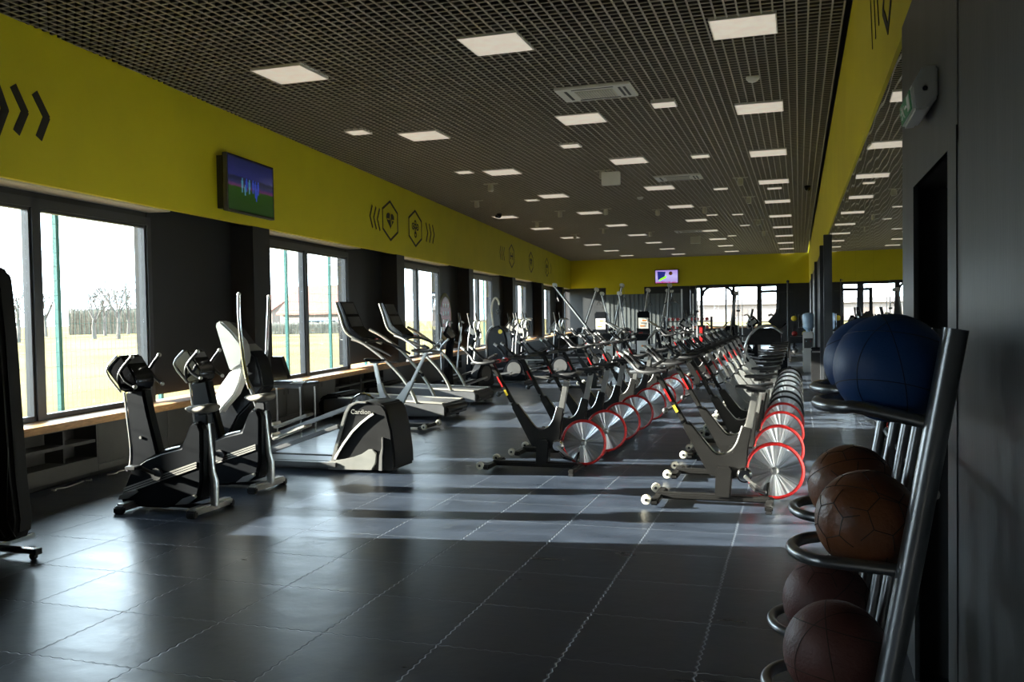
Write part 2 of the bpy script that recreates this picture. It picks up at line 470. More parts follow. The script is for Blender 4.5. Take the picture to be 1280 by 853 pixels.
# ================================================================== SETTING
P = lambda x, y, z: V((x, y, z))
def wbox(b, s0, s1, o0, o1, z0, z1, bev=0.0):       # a box in window-wall coordinates
    b.prism([W(s0, o0, z0), W(s1, o0, z0), W(s1, o1, z0), W(s0, o1, z0)], (0, 0, z1 - z0), bev)
    return b
S_END = 37.75
fl = B(); fl.prism([P(-5.3, -4, 0), P(0.65, -4, 0), P(0.65, YB + .2, 0), P(-11.4, YB + .2, 0)], (0, 0, -0.12))
struct('floor', fl, 'floor')
# open-cell grid ceiling: crossing metal blades with a dark void above
b = B(); g = B(); y = -3.9
def left_x(yy): return -6.5 - 0.1176 * (yy - 6.1) - 0.08
while y < YB:
    b.box(((left_x(y) + 0.405) / 2, y, ZC + .004), (0.405 - left_x(y), .014, .008)); g.box(((left_x(y) + 0.405) / 2, y, ZC + .03), (0.405 - left_x(y), .006, .044)); y += 0.1
x = 0.4
while x > -11:
    ys = max(-3.9, 6.1 + (-6.58 - x) / 0.1176)
    if ys < YB: b.box((x, (ys + YB) / 2, ZC + .004), (.015, YB - ys, .0078)); g.box((x, (ys + YB) / 2, ZC + .03), (.006, YB - ys, .044))
    x -= 0.1
struct('ceiling', b, 'grid'); struct('ceiling_web', g, 'gridweb')
b = B(); b.box((-5.2, 19.8, 4.8), (13, 48.5, .1)); struct('ceiling_slab', b, 'void')

# window wall
A0, PER, WW = -1.26, 6.05, 3.66
wl = B()
wbox(wl, -11, S_END, .34, .5, -.15, .60); wbox(wl, -11, S_END, .34, .5, 2.72, 4.8)
wbox(wl, -11, -7.9, .0, .5, .60, 2.8); wbox(wl, -6.6, A0, .0, .5, .60, 2.8)  # the gap here holds the added, unseen window
for k in range(7):
    a = A0 + PER * k
    e = min(a + PER - .49, S_END)
    wbox(wl, a + WW, e, .33, .5, .68, 2.8)
    if a + PER - .49 < S_END: wbox(wl, a + PER - .49, a + PER, 0.0, .5, .61, 2.8)
struct('wall_left', wl, 'charcoal')
b = B(); wbox(b, -11, S_END, 0.0, .06, 2.8, 4.2); wbox(b, -11, S_END, 0.02, .06, 4.2, 4.8)
struct('trim_1', b, 'yellow')
b = B()
for k in range(7):
    a = A0 + PER * k; wbox(b, a, a + WW + .05, .06, .34, 2.785, 2.8)  # pale soffit stops at the piers, imitating the shade there
struct('trim_2', b, 'soffit')
for k in list(range(7)) + [8]:
    a = A0 + PER * k; e = min(a + WW, S_END - .1)
    if k == 8: a, e = -7.9, -6.6  # unseen narrow window, added to bring daylight to the ball rack
    z0, z1, fw_ = .60, 2.72, .075
    b = B()
    for s0, s1 in ((a, a + fw_), (e - fw_, e), ((a + e) / 2 - .055, (a + e) / 2 + .055)): wbox(b, s0, s1, .28, .4, z0, z1)
    wbox(b, a, e, .30, .4, z0, z0 + .05); wbox(b, a, e, .28, .4, z1 - .09, z1)
    m_ = (a + e) / 2
    for s0, s1 in ((a + fw_, m_ - .055), (m_ + .055, e - fw_)):      # thin inner sash line
        wbox(b, s0, s0 + .03, .3, .37, z0 + .05, z1 - .09); wbox(b, s1 - .03, s1, .3, .37, z0 + .05, z1 - .09)
        wbox(b, s0, s1, .3, .37, z1 - .12, z1 - .09); wbox(b, s0, s1, .3, .37, z0 + .05, z0 + .06)
    w = struct('window_%d' % (k + 1), b, 'sash')
    for s0, s1 in ((a + fw_, m_ - .055), (m_ + .055, e - fw_)):
        g = B(); wbox(g, s0 + .03, s1 - .03, .332, .338, z0 + .06, z1 - .12); g.build('pane', 'glass', w)

# mirror wall
b = B()
b.box((.55, -.54, 1.4), (.2, 6.92, 2.8)); b.box((.55, 3.64, 2.415), (.2, 1.48, .77)); b.box((.55, 4.2, 1.015), (.2, .36, 2.03))
b.box((.57, 19, 3.8), (.16, 46, 2))
struct('wall_right', b, 'panel_grey')
b = B(); b.box((.575, 10.2, 1.4), (.15, 11.64, 2.8)); b.box((.54, 29.9, 1.4), (.14, 27.8, 2.8))
struct('wall_right_rear', b, 'charcoal')
b = B(); b.box((.478, 19.75, 3.5), (.03, 47.5, 1.4)); struct('trim_3', b, 'yellow')
b = B()
b.box((.455, 3.0, 1.04), (.018, .16, 2.08)); b.box((.455, 4.0, 1.04), (.018, .10, 2.08)); b.box((.455, 3.515, 2.055), (.018, .87, .05))
struct('trim_4', b, 'panel_grey')
b = B()
b.box((1.3, 2.5, 1.2), (1.3, .1, 2.4)); b.box((1.3, 4.5, 1.2), (1.3, .1, 2.4)); b.box((1.95, 3.5, 1.2), (.1, 2.1, 2.4)); b.box((1.3, 3.5, 2.4), (1.4, 2.1, .1)); b.box((1.3, 3.5, -.05), (1.4, 2.1, .1))
struct('wall_closet', b, 'void')
for i, (y, w, xx) in enumerate(((15.95, .14, .405), (18.6, .16, .40), (24.8, .2, .40), (33, .2, .41))):
    b = B(); b.box(((xx + .5) / 2, y, 1.4), (.5 - xx, w, 2.8), bev=.006); struct('trim_%d' % (5 + i), b, 'sash')
# far wall
b = B()
b.box((-8.15, YB + .1, 1.4), (6.7, .2, 2.8)); b.box((-.13, YB + .1, 1.4), (1.46, .2, 2.8)); b.box((-2.83, YB + .1, .38), (3.94, .2, .76)); b.box((-2.83, YB + .1, 2.76), (3.94, .2, .08))
struct('wall_back', b, 'charcoal')
b = B(); b.box((-5.4, YB + .1, 3.8), (12.2, .24, 2.0)); b.box((-8.15, YB - .01, 2.63), (1.9, .06, .34)); struct('trim_9', b, 'yellow')
b = B()
for i in range(18): b.box((-9.0 + .205 * i, YB - .03, 1.24), (.13, .05, 2.44))
b.box((-7.25, YB - .005, 1.24), (3.7, .02, 2.44)); struct('wall_back_cladding', b, 'cladding')
b = B()
for x0, x1 in ((-4.80, -4.66), (-1.87, -1.65), (-1.0, -.86)): b.box(((x0 + x1) / 2, YB, 1.74), (x1 - x0, .12, 1.96))
b.box((-2.83, YB, .8), (3.94, .12, .08)); b.box((-2.83, YB, 2.7), (3.94, .12, .06)); b.box((-3.3, YB, 1.74), (.07, .1, 1.96))
w = struct('window_8', b, 'sash')
for x0, x1 in ((-4.66, -3.335), (-3.265, -1.87), (-1.65, -1.0)):
    g = B(); g.box(((x0 + x1) / 2, YB, 1.75), (x1 - x0, .006, 1.86)); g.build('pane', 'glass', w)
b = B(); b.box((-2.83, YB - .15, .77), (3.9, .3, .05)); struct('windowsill', b, 'wood')
b = B(); b.box((-2.4, -4.1, 2.4), (7.2, .2, 4.8)); struct('wall_front', b, 'charcoal')

# mirrors
ys = [4.40, 6.35, 8.3, 10.25, 12.2, 14.05, 15.86]
for i in range(6):
    y0, y1 = ys[i] + .003, ys[i + 1] - .003
    b = B(V((XR, (y0 + y1) / 2, 0))); b.box((XR + .01, (y0 + y1) / 2, 1.40), (.012, y1 - y0, 2.78))
    o = b.build('wall_mirror', 'mirror')
    tag(o, 'tall frameless wall mirror panel, %s along the wall counting from the dark doorway' % ORD[i], 'mirror', 'mirror panels on the wall')

# ------------------------------------------------------------------ outside
b = B(); b.prism([P(-320, -250, -.15), P(260, -250, -.15), P(260, 330, -.15), P(-320, 330, -.15)], (0, 0, -.3)); struct('ground', b, 'field')
fence = thing('sports_fence', 'tall green welded wire fence standing just outside the side windows', 'fence', W(0, 3, -.15))
def floc(p): return p
posts = [4.28 + 2.44 * n for n in range(-4, 15)]
for i, s_ in enumerate(posts):
    b = B(W(0, 3, -.15)); wbox(b, s_ - .035, s_ + .035, 2.97, 3.03, -.15, 4.2)
    b.build('post', 'greenpost', fence)
pan = None
for i in range(len(posts) - 1):
    if pan is None:
        b = B(W(posts[0], 3, -.15))
        for j in range(1, 24):
            s_ = posts[0] + 2.44 * j / 24; wbox(b, s_ - .0016, s_ + .0016, 2.966, 2.969, -.1, 4.15)
        for j in range(21): wbox(b, posts[0], posts[1], 2.96, 2.966, -.08 + .2 * j, -.0765 + .2 * j)
        pan = b.build('wire_panel', 'greenpost', fence); o = pan
    else:
        o = pan.copy(); COL.objects.link(o)
    o.location = W(posts[i], 3, -.15) - W(0, 3, -.15)

def far(x, dist):                       # a spot on the ground far outside, in the direction of column x
    d = ray(x, 400); d = V((d.x, d.y, 0)).normalized()
    return V((d.x * dist, d.y * dist, -.15))
def branch(b, p, d, L, r, depth):
    q = p + d * L
    b.tube([p, (p + q) / 2 + V((random.uniform(-1, 1), random.uniform(-1, 1), 0)) * L * .04, q], [r, r * .85, r * .65], 5)
    if depth == 0: return
    for i in range(3 if depth > 1 else 4):
        nd = (d + V((random.uniform(-1, 1), random.uniform(-1, 1), random.uniform(-.1, .7))) * .75).normalized()
        branch(b, p + (q - p) * random.uniform(.55, 1), nd, L * random.uniform(.55, .75), r * .55, depth - 1)
def make_tree(loc, h, label):
    t = thing('bare_tree', label, 'tree', loc, 0, 'bare trees beyond the field')
    b = B(); b.tube([(0, 0, 0), (.1, 0, h * .2), (0, .1, h * .36)], [.22, .18, .15], 7); b.build('trunk', 'bark', t)
    b = B()
    for i in range(5): branch(b, V((0, 0, h * (.25 + .02 * i))), V((random.uniform(-.7, .7), random.uniform(-.7, .7), 1)).normalized(), h * .3, .09, 3)
    b.build('branches', 'bark', t)
    return t
tx = [(22, 88), (42, 106), (57, 122), (118, 97), (131, 118), (147, 92), (160, 126), (178, 106)]
tl = ['beside the dark padded panel', 'just beside the padded panel, second in line', 'left of the turquoise fence post', 'above the brown hedge, first of its line', 'above the brown hedge, second of its line',
      'above the brown hedge, third of its line', 'above the brown hedge, fourth of its line', 'next to the window jamb above the hedge end']
tl[2] = 'standing alone beside the turquoise fence post'
t0 = make_tree(far(*tx[0]), 5.6, 'leafless tree on the far field edge ' + tl[0])
t1 = make_tree(far(*tx[5]), 7.2, 'leafless tree on the far field edge ' + tl[5])
for i in (1, 2, 3, 4, 6, 7):
    dup(t0 if i % 2 else t1, far(*tx[i]), 'leafless tree on the far field edge ' + tl[i], rotz=i * 1.3)
def hedge(x0, x1, dist, h, label):
    p0, p1 = far(x0, dist), far(x1, dist); b = B(p0)
    n = 160; d = (p1 - p0)
    nn = V((d.y, -d.x, 0)).normalized() * 1.2
    prev = None
    for i in range(n + 1):
        c = p0 + d * i / n
        hh = h * random.uniform(.9, 1.05)
        ring = [b.v(c + nn * random.uniform(.8, 1.1)), b.v(c + nn * random.uniform(.5, .9) + V((0, 0, hh * .8))), b.v(c + V((0, 0, hh))), b.v(c - nn * random.uniform(.5, .9) + V((0, 0, hh * .8))), b.v(c - nn)]
        if prev:
            for j in range(4): b.bm.faces.new([prev[j], prev[j + 1], ring[j + 1], ring[j]])
        prev = ring
    o = b.build('hedge', 'hedge', sharp=180); o['kind'] = 'stuff'
    tag(o, label, 'hedge')
hedge(86, 186, 134, 3.6, 'brown leafless hedge along the far edge of the field')
hedge(338, 430, 100, 1.3, 'low hedge in front of the red roofed houses')
def house(loc, rz, w, d, h, rh, label):
    t = thing('house', label, 'house', loc, rz, 'houses beyond the field')
    b = B(); b.prism([(-w / 2, -d / 2, 0), (w / 2, -d / 2, 0), (w / 2, -d / 2, h), (0, -d / 2, h + rh), (-w / 2, -d / 2, h)], (0, d, 0)); b.build('wall', 'render', t)
    b = B()
    for sx in (-1, 1):
        b.prism([(sx * (w / 2 + .5), -d / 2 - .4, h - .4), (0, -d / 2 - .4, h + rh + .12), (0, -d / 2 - .4, h + rh + .35), (sx * (w / 2 + .5), -d / 2 - .4, h - .15)], (0, d + .8, 0))
    b.build('roof', 'roof', t)
    b = B(); b.box((w * .2, d * .1, h + rh * .9), (.7, .7, 1.6)); b.build('chimney', 'render', t)
    for sx in (-1, 1):
        b = B(); b.box((sx * w * .22, -d / 2 - .03, h * .55), (1.2, .1, 1.4)); b.build('window', 'sash', t)
        b = B(); b.box((w / 2 + .03, sx * d * .22, h * .55), (.1, 1.3, 1.4)); b.build('window', 'sash', t)
def facing(x): d = ray(x, 400); return math.atan2(d.y, d.x) - PI / 2
house(far(350, 165), facing(352) + .5, 9, 11, 3.2, 2.6, 'pale house with red roof beyond the field, beside the column edge')
house(far(380, 190), facing(376) + 1.4, 9, 12, 3.0, 3.0, 'red roofed house beyond the field behind the window mullion')
house(far(412, 135), facing(412) + .9, 9, 11, 2.6, 3.6, 'steep gabled red roofed house beyond the parked cars')
def car(loc, rz, m, label):
    t = thing('car', label, 'car', loc, rz, 'cars parked beyond the field')
    b = B(); b.xz([(-2.1, .3), (2.1, .3), (2.15, .75), (1.3, .95), (.7, 1.42), (-1.2, 1.42), (-1.8, .98), (-2.15, .9)], -.85, .85, .06); b.build('body', m, t)
    b = B(); b.xz([(1.1, 1.0), (.6, 1.36), (-1.1, 1.36), (-1.55, 1.0)], -.87, .87); b.build('side_window', 'gloss', t)
    for x in (-1.3, 1.3):
        for y in (-.78, .78):
            b = B(); b.cyl((x, y, .32), .32, .2, 'Y'); b.build('wheel', 'tyre', t)
for i, (x, m) in enumerate(((397, 'carblue'), (412, 'carwhite'), (427, 'carblue'))):
    car(far(x, (106, 113, 120)[i]), facing(x) + .1, m, ['blue grey car parked beyond the field next to the window mullion', 'white car parked between two blue grey cars', 'blue grey car parked beyond the field next to the treadmill screen'][i])
t = thing('warehouse', 'long pale pink building far beyond the back windows', 'building', (-6, 150, -.15))
b = B(); b.box((0, 0, 1.35), (44, 10, 2.7)); b.build('wall', 'pale', t)
b = B(); b.prism([(-22.5, -5.5, 2.7), (-22.5, 5.5, 2.7), (-22.5, 0, 3.5)], (45, 0, 0)); b.build('roof', 'pale', t)
for i in range(6):
    b = B(); b.box((-17 + 7 * i, -5.03, 1.5), (2.6, .1, .9)); b.build('window', 'render', t)

# ------------------------------------------------------------------ ceiling things
def ceil_light(loc, label, group, half=False):
    w, d = (.3, .3) if half else (.6, .6)
    t = thing('ceiling_light', label, 'ceiling light', loc, 0, group)
    b = B()
    for sx in (-1, 1):
        b.box((sx * (w / 2 - .006), 0, .02), (.012, d, .05)); b.box((0, sx * (d / 2 - .006), .02), (w - .024, .012, .05))
    b.build('frame', 'white', t)
    b = B(); b.box((0, 0, .008), (w - .024, d - .024, .028)); b.build('diffuser', 'lamp', t)
    return t
rows = {'A': (-5.22, [8.5 + 3.62 * i for i in range(10)], 'in the row second from the windows'),
        'B': (-2.80, [8.32 + 3.58 * i for i in range(10)], 'in the row down the middle'),
        'C': (-.47, [8.65 + 3.5 * i for i in range(11)], 'in the mirror side row'),
        'Z': (-7.55, [22.95 + 3.58 * i for i in range(6)], 'in the short window side row')}
lp = None
for rk, (x, yy, txt) in rows.items():
    for i, y in enumerate(yy):
        lab = 'square white ceiling light panel, %s from the camera %s' % (ORD[i], txt)
        if lp is None: lp = ceil_light((x, y, ZC - .02), lab, 'square ceiling light panels')
        else: dup(lp, (x, y, ZC - .008), lab)
small = [(-5.99, 11.53), (-1.61, 11.44), (-5.87, 15.46), (-1.58, 15.52), (-3.41, 13.73), (-5.87, 19.85), (-1.59, 19.78), (-.48, 20.2), (-2.24, 25.0), (-1.58, 25.2), (-1.57, 28.5), (-2.21, 32.2)]
sl = None
for i, (x, y) in enumerate(sorted(small, key=lambda q: q[1])):
    lab = 'small square ceiling light, %s nearest of the small ones counting from the camera' % ORD[i]
    lab = 'small square ceiling light half the usual size, %s of them counting away from the camera' % ORD[i]
    if sl is None: sl = ceil_light((x, y, ZC - .02), lab, 'small ceiling lights', True)
    else: dup(sl, (x, y, ZC - .008), lab)
def cassette(loc, label):
    t = thing('ceiling_air_conditioner', label, 'air conditioner', loc, 0, 'ceiling air conditioners')
    b = B(); b.box((0, 0, .016), (.9, .62, .032), bev=.006); b.build('casing', 'white', t)
    b = B(); b.box((0, 0, -.004), (.46, .34, .012), bev=.003); b.build('intake_grille', 'offwhite', t)
    b = B()
    for i in range(14): b.box((-.2 + .031 * i, 0, -.012), (.006, .32, .006))
    b.build('grille_slats', 'grey_plastic', t)
    for dx, dy, sx, sy in ((-.33, 0, .035, .42), (.31, 0, .03, .42), (.37, 0, .03, .42), (0, .24, .5, .03), (0, -.25, .5, .02)):
        b = B(); b.box((dx, dy, -.001), (sx, sy, .006)); b.build('air_slot', 'black', t)
    return t
ac = cassette((-2.28, 10.5, ZC - .034), 'white ceiling air conditioner cassette, the larger looking one closer to the camera')
dup(ac, (-2.23, 17.71, ZC - .034), 'white ceiling air conditioner cassette beyond the hanging grey box')
dup(ac, (-3.4, 29.6, ZC - .034), 'white ceiling air conditioner cassette deep in the room, farthest of the three')
def detector(loc, label):
    t = thing('smoke_detector', label, 'smoke detector', loc, 0, 'round smoke detectors')
    b = B(); b.lathe([(.075, .02), (.075, -.005), (.055, -.03), (.03, -.042), (0, -.045)], (0, 0, 0)); b.build('casing', 'white', t)
    b = B(); b.cyl((.045, 0, -.033), .006, .008); b.build('indicator', 'red', t)
    return t
det = detector((-.48, 10.58, ZC - .01), 'round white smoke detector between the first two lights along the mirror wall')
dup(det, (-3.46, 20.5, ZC - .01), 'small round smoke detector beyond the hanging grey box')
def sensor(loc, label):
    t = thing('ceiling_spotlight', label, 'spotlight', loc, 0, 'small white ceiling spotlights')
    b = B(); b.box((0, 0, .012), (.3, .05, .03), bev=.005); b.build('mounting_rail', 'offwhite', t)
    b = B(); b.lathe([(.03, .0), (.055, -.02), (.06, -.13), (.045, -.15), (0, -.15)], (0, 0, 0), n=14); b.build('lamp_body', 'offwhite', t)
    return t
spk = sorted([(-3.46, 16.33), (-5.92, 17.08), (-7.08, 19.43), (-5.85, 22.31), (-4.65, 22.33), (-7.11, 24.5), (-1.09, 18.33), (-1.09, 21.49), (-3.45, 23.1), (-2.25, 23.07), (-4.64, 29.38), (-7.1, 29.0), (-5.8, 27.5), (-1.1, 27.0), (-1.1, 31.0)], key=lambda q: q[1])
ORD2 = ORD
s0_ = None
for i, (x, y) in enumerate(spk):
    lab = 'small cream spotlight hanging under the grid ceiling, %s counting away from the camera' % ORD2[i]
    if s0_ is None: s0_ = sensor((x, y, ZC - .008), lab)
    else: dup(s0_, (x, y, ZC - .008), lab)
def hangbox(loc, label, s=1):
    t = thing('emergency_light', label, 'emergency light', loc, .1, 'grey boxes hanging from the ceiling')
    b = B(); b.box((0, 0, -.2), (.34, .12, .24), bev=.012); b.build('casing', 'white', t)
    b = B(); b.box((0, -.063, -.2), (.27, .008, .17), bev=.003); b.build('panel', 'white', t)
    b = B(); b.cyl((-.1, 0, -.03), .006, .14, n=8); b.cyl((.1, 0, -.03), .006, .14, n=8); b.build('hanger', 'steel', t)
    return t
hb = hangbox((-3.25, 16.1, ZC), 'grey box light hanging below the ceiling grid beside a spotlight')
dup(hb, (-3.35, 31, ZC), 'grey box light hanging under the ceiling far down the room')
def camera_dome(loc, label, m='gloss'):
    t = thing('ceiling_security_camera', label, 'security camera', loc, 0, 'black security cameras')
    b = B(); b.cyl((0, 0, .0), .07, .04); b.build('base', 'black', t)
    b = B(); b.sphere((0, 0, -.03), .065, 14); b.build('dome', m, t)
    b = B(); b.cyl((-.02, -.09, -.06), .035, .16, 'Y', 12); b.build('lens_tube', 'black', t)
    return t
cd_ = camera_dome(PX(624, 271, 22.2), 'black security camera under the ceiling above the green side wall')
cd_.location.z = ZC - .02
dup(cd_, (.2, 20.2, ZC - .02), 'black security camera under the ceiling close to the mirror wall')
# ================================================================== WALL THINGS
def PWs(x, y, off=0.0):                 # spot of the window wall: (s, z)
    d = ray(x, y); o = WP + WN * off
    t = (o - CAM).dot(WN) / d.dot(WN); p = CAM + d * t
    return (p - WP).dot(WD), p.z
def PR(x, y, X=XR - .008):
    d = ray(x, y); p = CAM + d * (X / d.x)
    return p.y, p.z
def strip(b, f, pts, w, th):            # a thick flat line; f maps (a, z, depth) to a point
    for (a0, z0), (a1, z1) in zip(pts, pts[1:]):
        dx, dz = a1 - a0, z1 - z0; l = math.hypot(dx, dz); k = w * .2 / l; a0, z0, a1, z1 = a0 - dx * k, z0 - dz * k, a1 + dx * k, z1 + dz * k; nx, nz = -dz / l * w / 2, dx / l * w / 2
        q = [(a0 + nx, z0 + nz), (a1 + nx, z1 + nz), (a1 - nx, z1 - nz), (a0 - nx, z0 - nz)]
        p = [f(a, z, 0) for a, z in q]; b.prism(p, f(0, 0, th) - f(0, 0, 0))
fL = lambda a, z, t: W(a, -t, z)
fR = lambda a, z, t: V((XR - .008 - t, a, z))
def hexpts(c, z, w, h): return [(c, z + h), (c + w, z + h * .5), (c + w, z - h * .5), (c, z - h), (c - w, z - h * .5), (c - w, z + h * .5), (c, z + h)]
def sticker(f, c, z, w, h, chev, icon, label):
    org = f(c, z, 0)
    t = thing('wall_sticker', label, 'wall sticker', org, 0, 'black pictogram stickers on the green band')
    if h:
        b = B(org); strip(b, f, hexpts(c, z, w, h), .045, .004); b.build('hexagon_outline', 'decal', t)
    if icon == 'heart':
        b = B(org)
        hp = []
        for i in range(28):
            q = 2 * PI * i / 28
            hp.append((c + w * .032 * 16 * math.sin(q) ** 3, z + .02 + h * .028 * (13 * math.cos(q) - 5 * math.cos(2 * q) - 2 * math.cos(3 * q) - math.cos(4 * q))))
        b.prism([f(a, q, 0) for a, q in hp], f(0, 0, .004) - f(0, 0, 0)); b.build('heart_pictogram', 'decal', t)
        b = B(org); strip(b, f, [(c - w * .45, z + .02), (c - w * .12, z + .02), (c, z + .13), (c + w * .1, z - .08), (c + w * .2, z + .02), (c + w * .45, z + .02)], .022, .006); b.build('pulse_line', 'yellow', t)
    elif icon == 'atom':
        b = B(org)
        for dx, dz, r in ((-.35, .1, .16), (.35, .1, .16), (0, -.35, .14), (0, .32, .12)):
            pts = [(c + w * dx + r * w * math.cos(q), z + h * dz + r * h * math.sin(q)) for q in (2 * PI * i / 12 for i in range(13))]
            strip(b, f, pts, .03, .004)
        strip(b, f, [(c - w * .35, z + h * .1), (c, z), (c + w * .35, z + h * .1)], .03, .004); strip(b, f, [(c, z + h * .25), (c, z - h * .3)], .03, .004)
        b.build('pictogram', 'decal', t)
    elif icon == 'bar':
        b = B(org); strip(b, f, [(c - w * .5, z), (c + w * .5, z)], .05, .004)
        for sx in (-1, 1): strip(b, f, [(c + sx * w * .42, z - .1), (c + sx * w * .42, z + .1)], .07, .004)
        b.build('pictogram', 'decal', t)
    for pts, wd in chev:
        b = B(org); strip(b, f, pts, wd, .004); b.build('chevron', 'decal', t)
def chev(a, z, h, dx, w=.05): return ([(a, z + h), (a + dx, z), (a, z - h)], w)
cv = []
for q in (((-6, 103), (6, 137), (-6, 170)), ((17, 109), (31, 140), (21, 164)), ((44, 118), (58, 147), (49, 171))):
    cv.append(([PWs(*p) for p in q], .085))
sticker(fL, .1, 3.41, .3, 0, cv, None, 'three black arrow chevrons on the green band above the first window')
sticker(fL, 10.0, 3.44, .45, .38, [chev(8.98 + .2 * i, 3.42 - .01 * i, .2, -.13, .05) for i in range(3)], 'heart', 'black hexagon sticker with a heart and three chevrons, beside the wall television')
sticker(fL, 11.65, 3.44, .45, .38, [chev(12.45 + .26 * i, 3.43, .2, .13, .05) for i in range(3)], 'atom', 'black hexagon sticker with a ringed pictogram and three chevrons after it')
sticker(fL, 22.35, 3.5, .42, .38, [chev(20.6 + .28 * i, 3.5, .2, -.13, .05) for i in range(3)], 'bar', 'faint hexagon sticker with a dumbbell pictogram halfway down the green side band')
sticker(fL, 26.1, 3.5, .42, .38, [], 'heart', 'small far hexagon sticker with a dark heart, between two other hexagons')
sticker(fL, 29.95, 3.5, .42, .38, [chev(31.0, 3.5, .2, .13, .05)], 'atom', 'last hexagon sticker on the green side band before the far corner')
cr = [([PR(1088, -30), PR(1088.5, 0), PR(1091, 60)], .02), ([PR(1092.5, -30), PR(1093, 0), PR(1095, 47)], .02), ([PR(1096.5, -30), PR(1097, 0), PR(1099, 30)], .02)]
p1, p2, p3 = PR(1104, 14), PR(1110.5, 37), PR(1114, 0)
sticker(fR, p2[0], p2[1] + .3, .3, 0, cr + [([(p1[0] - .3, p1[1] + .25), p1, p2, p3, (p3[0] - .25, p3[1] + .25)], .05)], None, 'black hexagon corner and lines sticker on the green band above the mirrors')

def television(f, c, w, z0, z1, label, scr, depth=.06, gap=.10, br=None):
    org = f(c, (z0 + z1) / 2, 0)
    t = thing('television', label, 'television', org, 0, 'wall televisions')
    def pr(b, a0, a1, q0, q1, d0, d1): b.prism([f(a0, q0, d0), f(a1, q0, d0), f(a1, q1, d0), f(a0, q1, d0)], f(0, 0, d1) - f(0, 0, d0))
    b = B(org); pr(b, c - w / 2, c + w / 2, z0, z1, gap, gap + depth); b.build('casing', 'gloss', t)
    b = B(org); e = .012
    for a0, a1, q0, q1 in ((c - w / 2 - .004, c - w / 2 + e, z0, z1), (c + w / 2 - e, c + w / 2 + .004, z0, z1), (c - w / 2, c + w / 2, z0 - .004, z0 + e)): pr(b, a0, a1, q0, q1, gap + .01, gap + depth + .004)
    b.build('bezel', 'dkgrey', t)
    b = B(org); pr(b, c - w * .35 if br is None else br, c + w * .35, z0 + .03, z1 - .03, 0, gap); b.build('wall_bracket', 'black', t)
    b = B(org); pr(b, c - w / 2 + .025, c + w / 2 - .025, z0 + .03, z1 - .025, gap + depth, gap + depth + .003); s = b.build('screen', scr, t)
    return t, org, pr
M['pitch'] = screen_mat('football_broadcast', [(0, (0.012, 0.045, 0.005)), (0.42, (0.018, 0.06, 0.006)), (0.46, (0.12, 0.03, 0.10)), (0.52, (0.025, 0.03, 0.10)), (0.62, (0.012, 0.016, 0.035)), (0.66, (0.02, 0.025, 0.13)), (1, (0.008, 0.012, 0.05))], noise=.10, es=0.36)
M['player'] = mat('lit_blue_shirt', (0.02, 0.05, 0.3), 0.5, emit=(0.05, 0.10, 0.75), es=0.16)
M['player2'] = mat('lit_pale_shirt', (0.1, 0.3, 0.4), 0.5, emit=(0.10, 0.35, 0.55), es=0.14)
M['show'] = screen_mat('studio_broadcast', [(0, (0.5, 0.05, 0.2)), (0.12, (0.45, 0.35, 0.75)), (0.5, (0.55, 0.5, 0.9)), (1, (0.42, 0.28, 0.7))], noise=.5, es=0.6, seed=3)
M['showdark'] = mat('broadcast_dark_blue', (0.01, 0.01, 0.06), 0.4, emit=(0.01, 0.015, 0.12), es=1.0)
M['showgreen'] = mat('broadcast_green', (0.2, 0.6, 0.02), 0.4, emit=(0.22, 0.75, 0.02), es=1.0)
a0, zt = PWs(283, 193, -.16); a1, zt1 = PWs(341, 207, -.16); _, zb = PWs(280, 264, -.16); _, zb1 = PWs(338, 272, -.16)
zt, zb = (zt + zt1) / 2, (zb + zb1) / 2
t, org, pr = television(fL, (a0 + a1) / 2, a1 - a0, zb, zt, 'flat television showing a football match, on the green side band', 'pitch', br=PWs(271, 225, 0)[0])
c_, z_, w_ = (a0 + a1) / 2, (zt + zb) / 2, a1 - a0
scr = [o for o in t.children if o.name.startswith('screen')][0] if False else None
for i, (dx, dz, h) in enumerate(((-.2, .0, .17), (-.11, .02, .15), (-.05, .0, .17), (.03, .02, .16), (.08, -.02, .2), (.14, .01, .16), (.1, -.12, .15), (-.14, -.08, .12))):
    b = B(org); x0 = c_ + w_ * dx; zz = z_ + (zt - zb) * dz
    pr(b, x0 - .025, x0 + .025, zz - h * .2, zz + h * .35, .163, .1645); pr(b, x0 - .018, x0 + .012, zz - h * .55, zz - h * .2, .163, .1645)
    b.sphere(fL(x0, zz + h * .45, .163), .018, 8, (.1, 1, 1)); b.build('broadcast_player', 'player2' if i in (0, 2, 7) else 'player', t)
fB = lambda a, z, d: V((a, YB - .02 - d, z))
t, org, pr = television(fB, -6.08, 1.12, 2.93, 3.60, 'flat television with a purple studio picture on the far green wall', 'show')
b = B(org); b.prism([fB(-6.5, 3.12, .163), fB(-6.2, 3.2, .163), fB(-6.12, 3.5, .163), fB(-6.52, 3.52, .163)], (0, -.002, 0)); b.build('picture_dark', 'showdark', t)
b = B(org); b.prism([fB(-6.45, 3.05, .166), fB(-6.1, 3.2, .166), fB(-6.08, 3.32, .166), fB(-6.4, 3.16, .166)], (0, -.002, 0)); b.build('picture_green', 'showgreen', t)
b = B(org); b.lathe([(0, 0), (.09, 0), (.09, .002)], fB(-5.88, 3.42, .166), 'Y'); b.build('picture_face', 'orange', t)

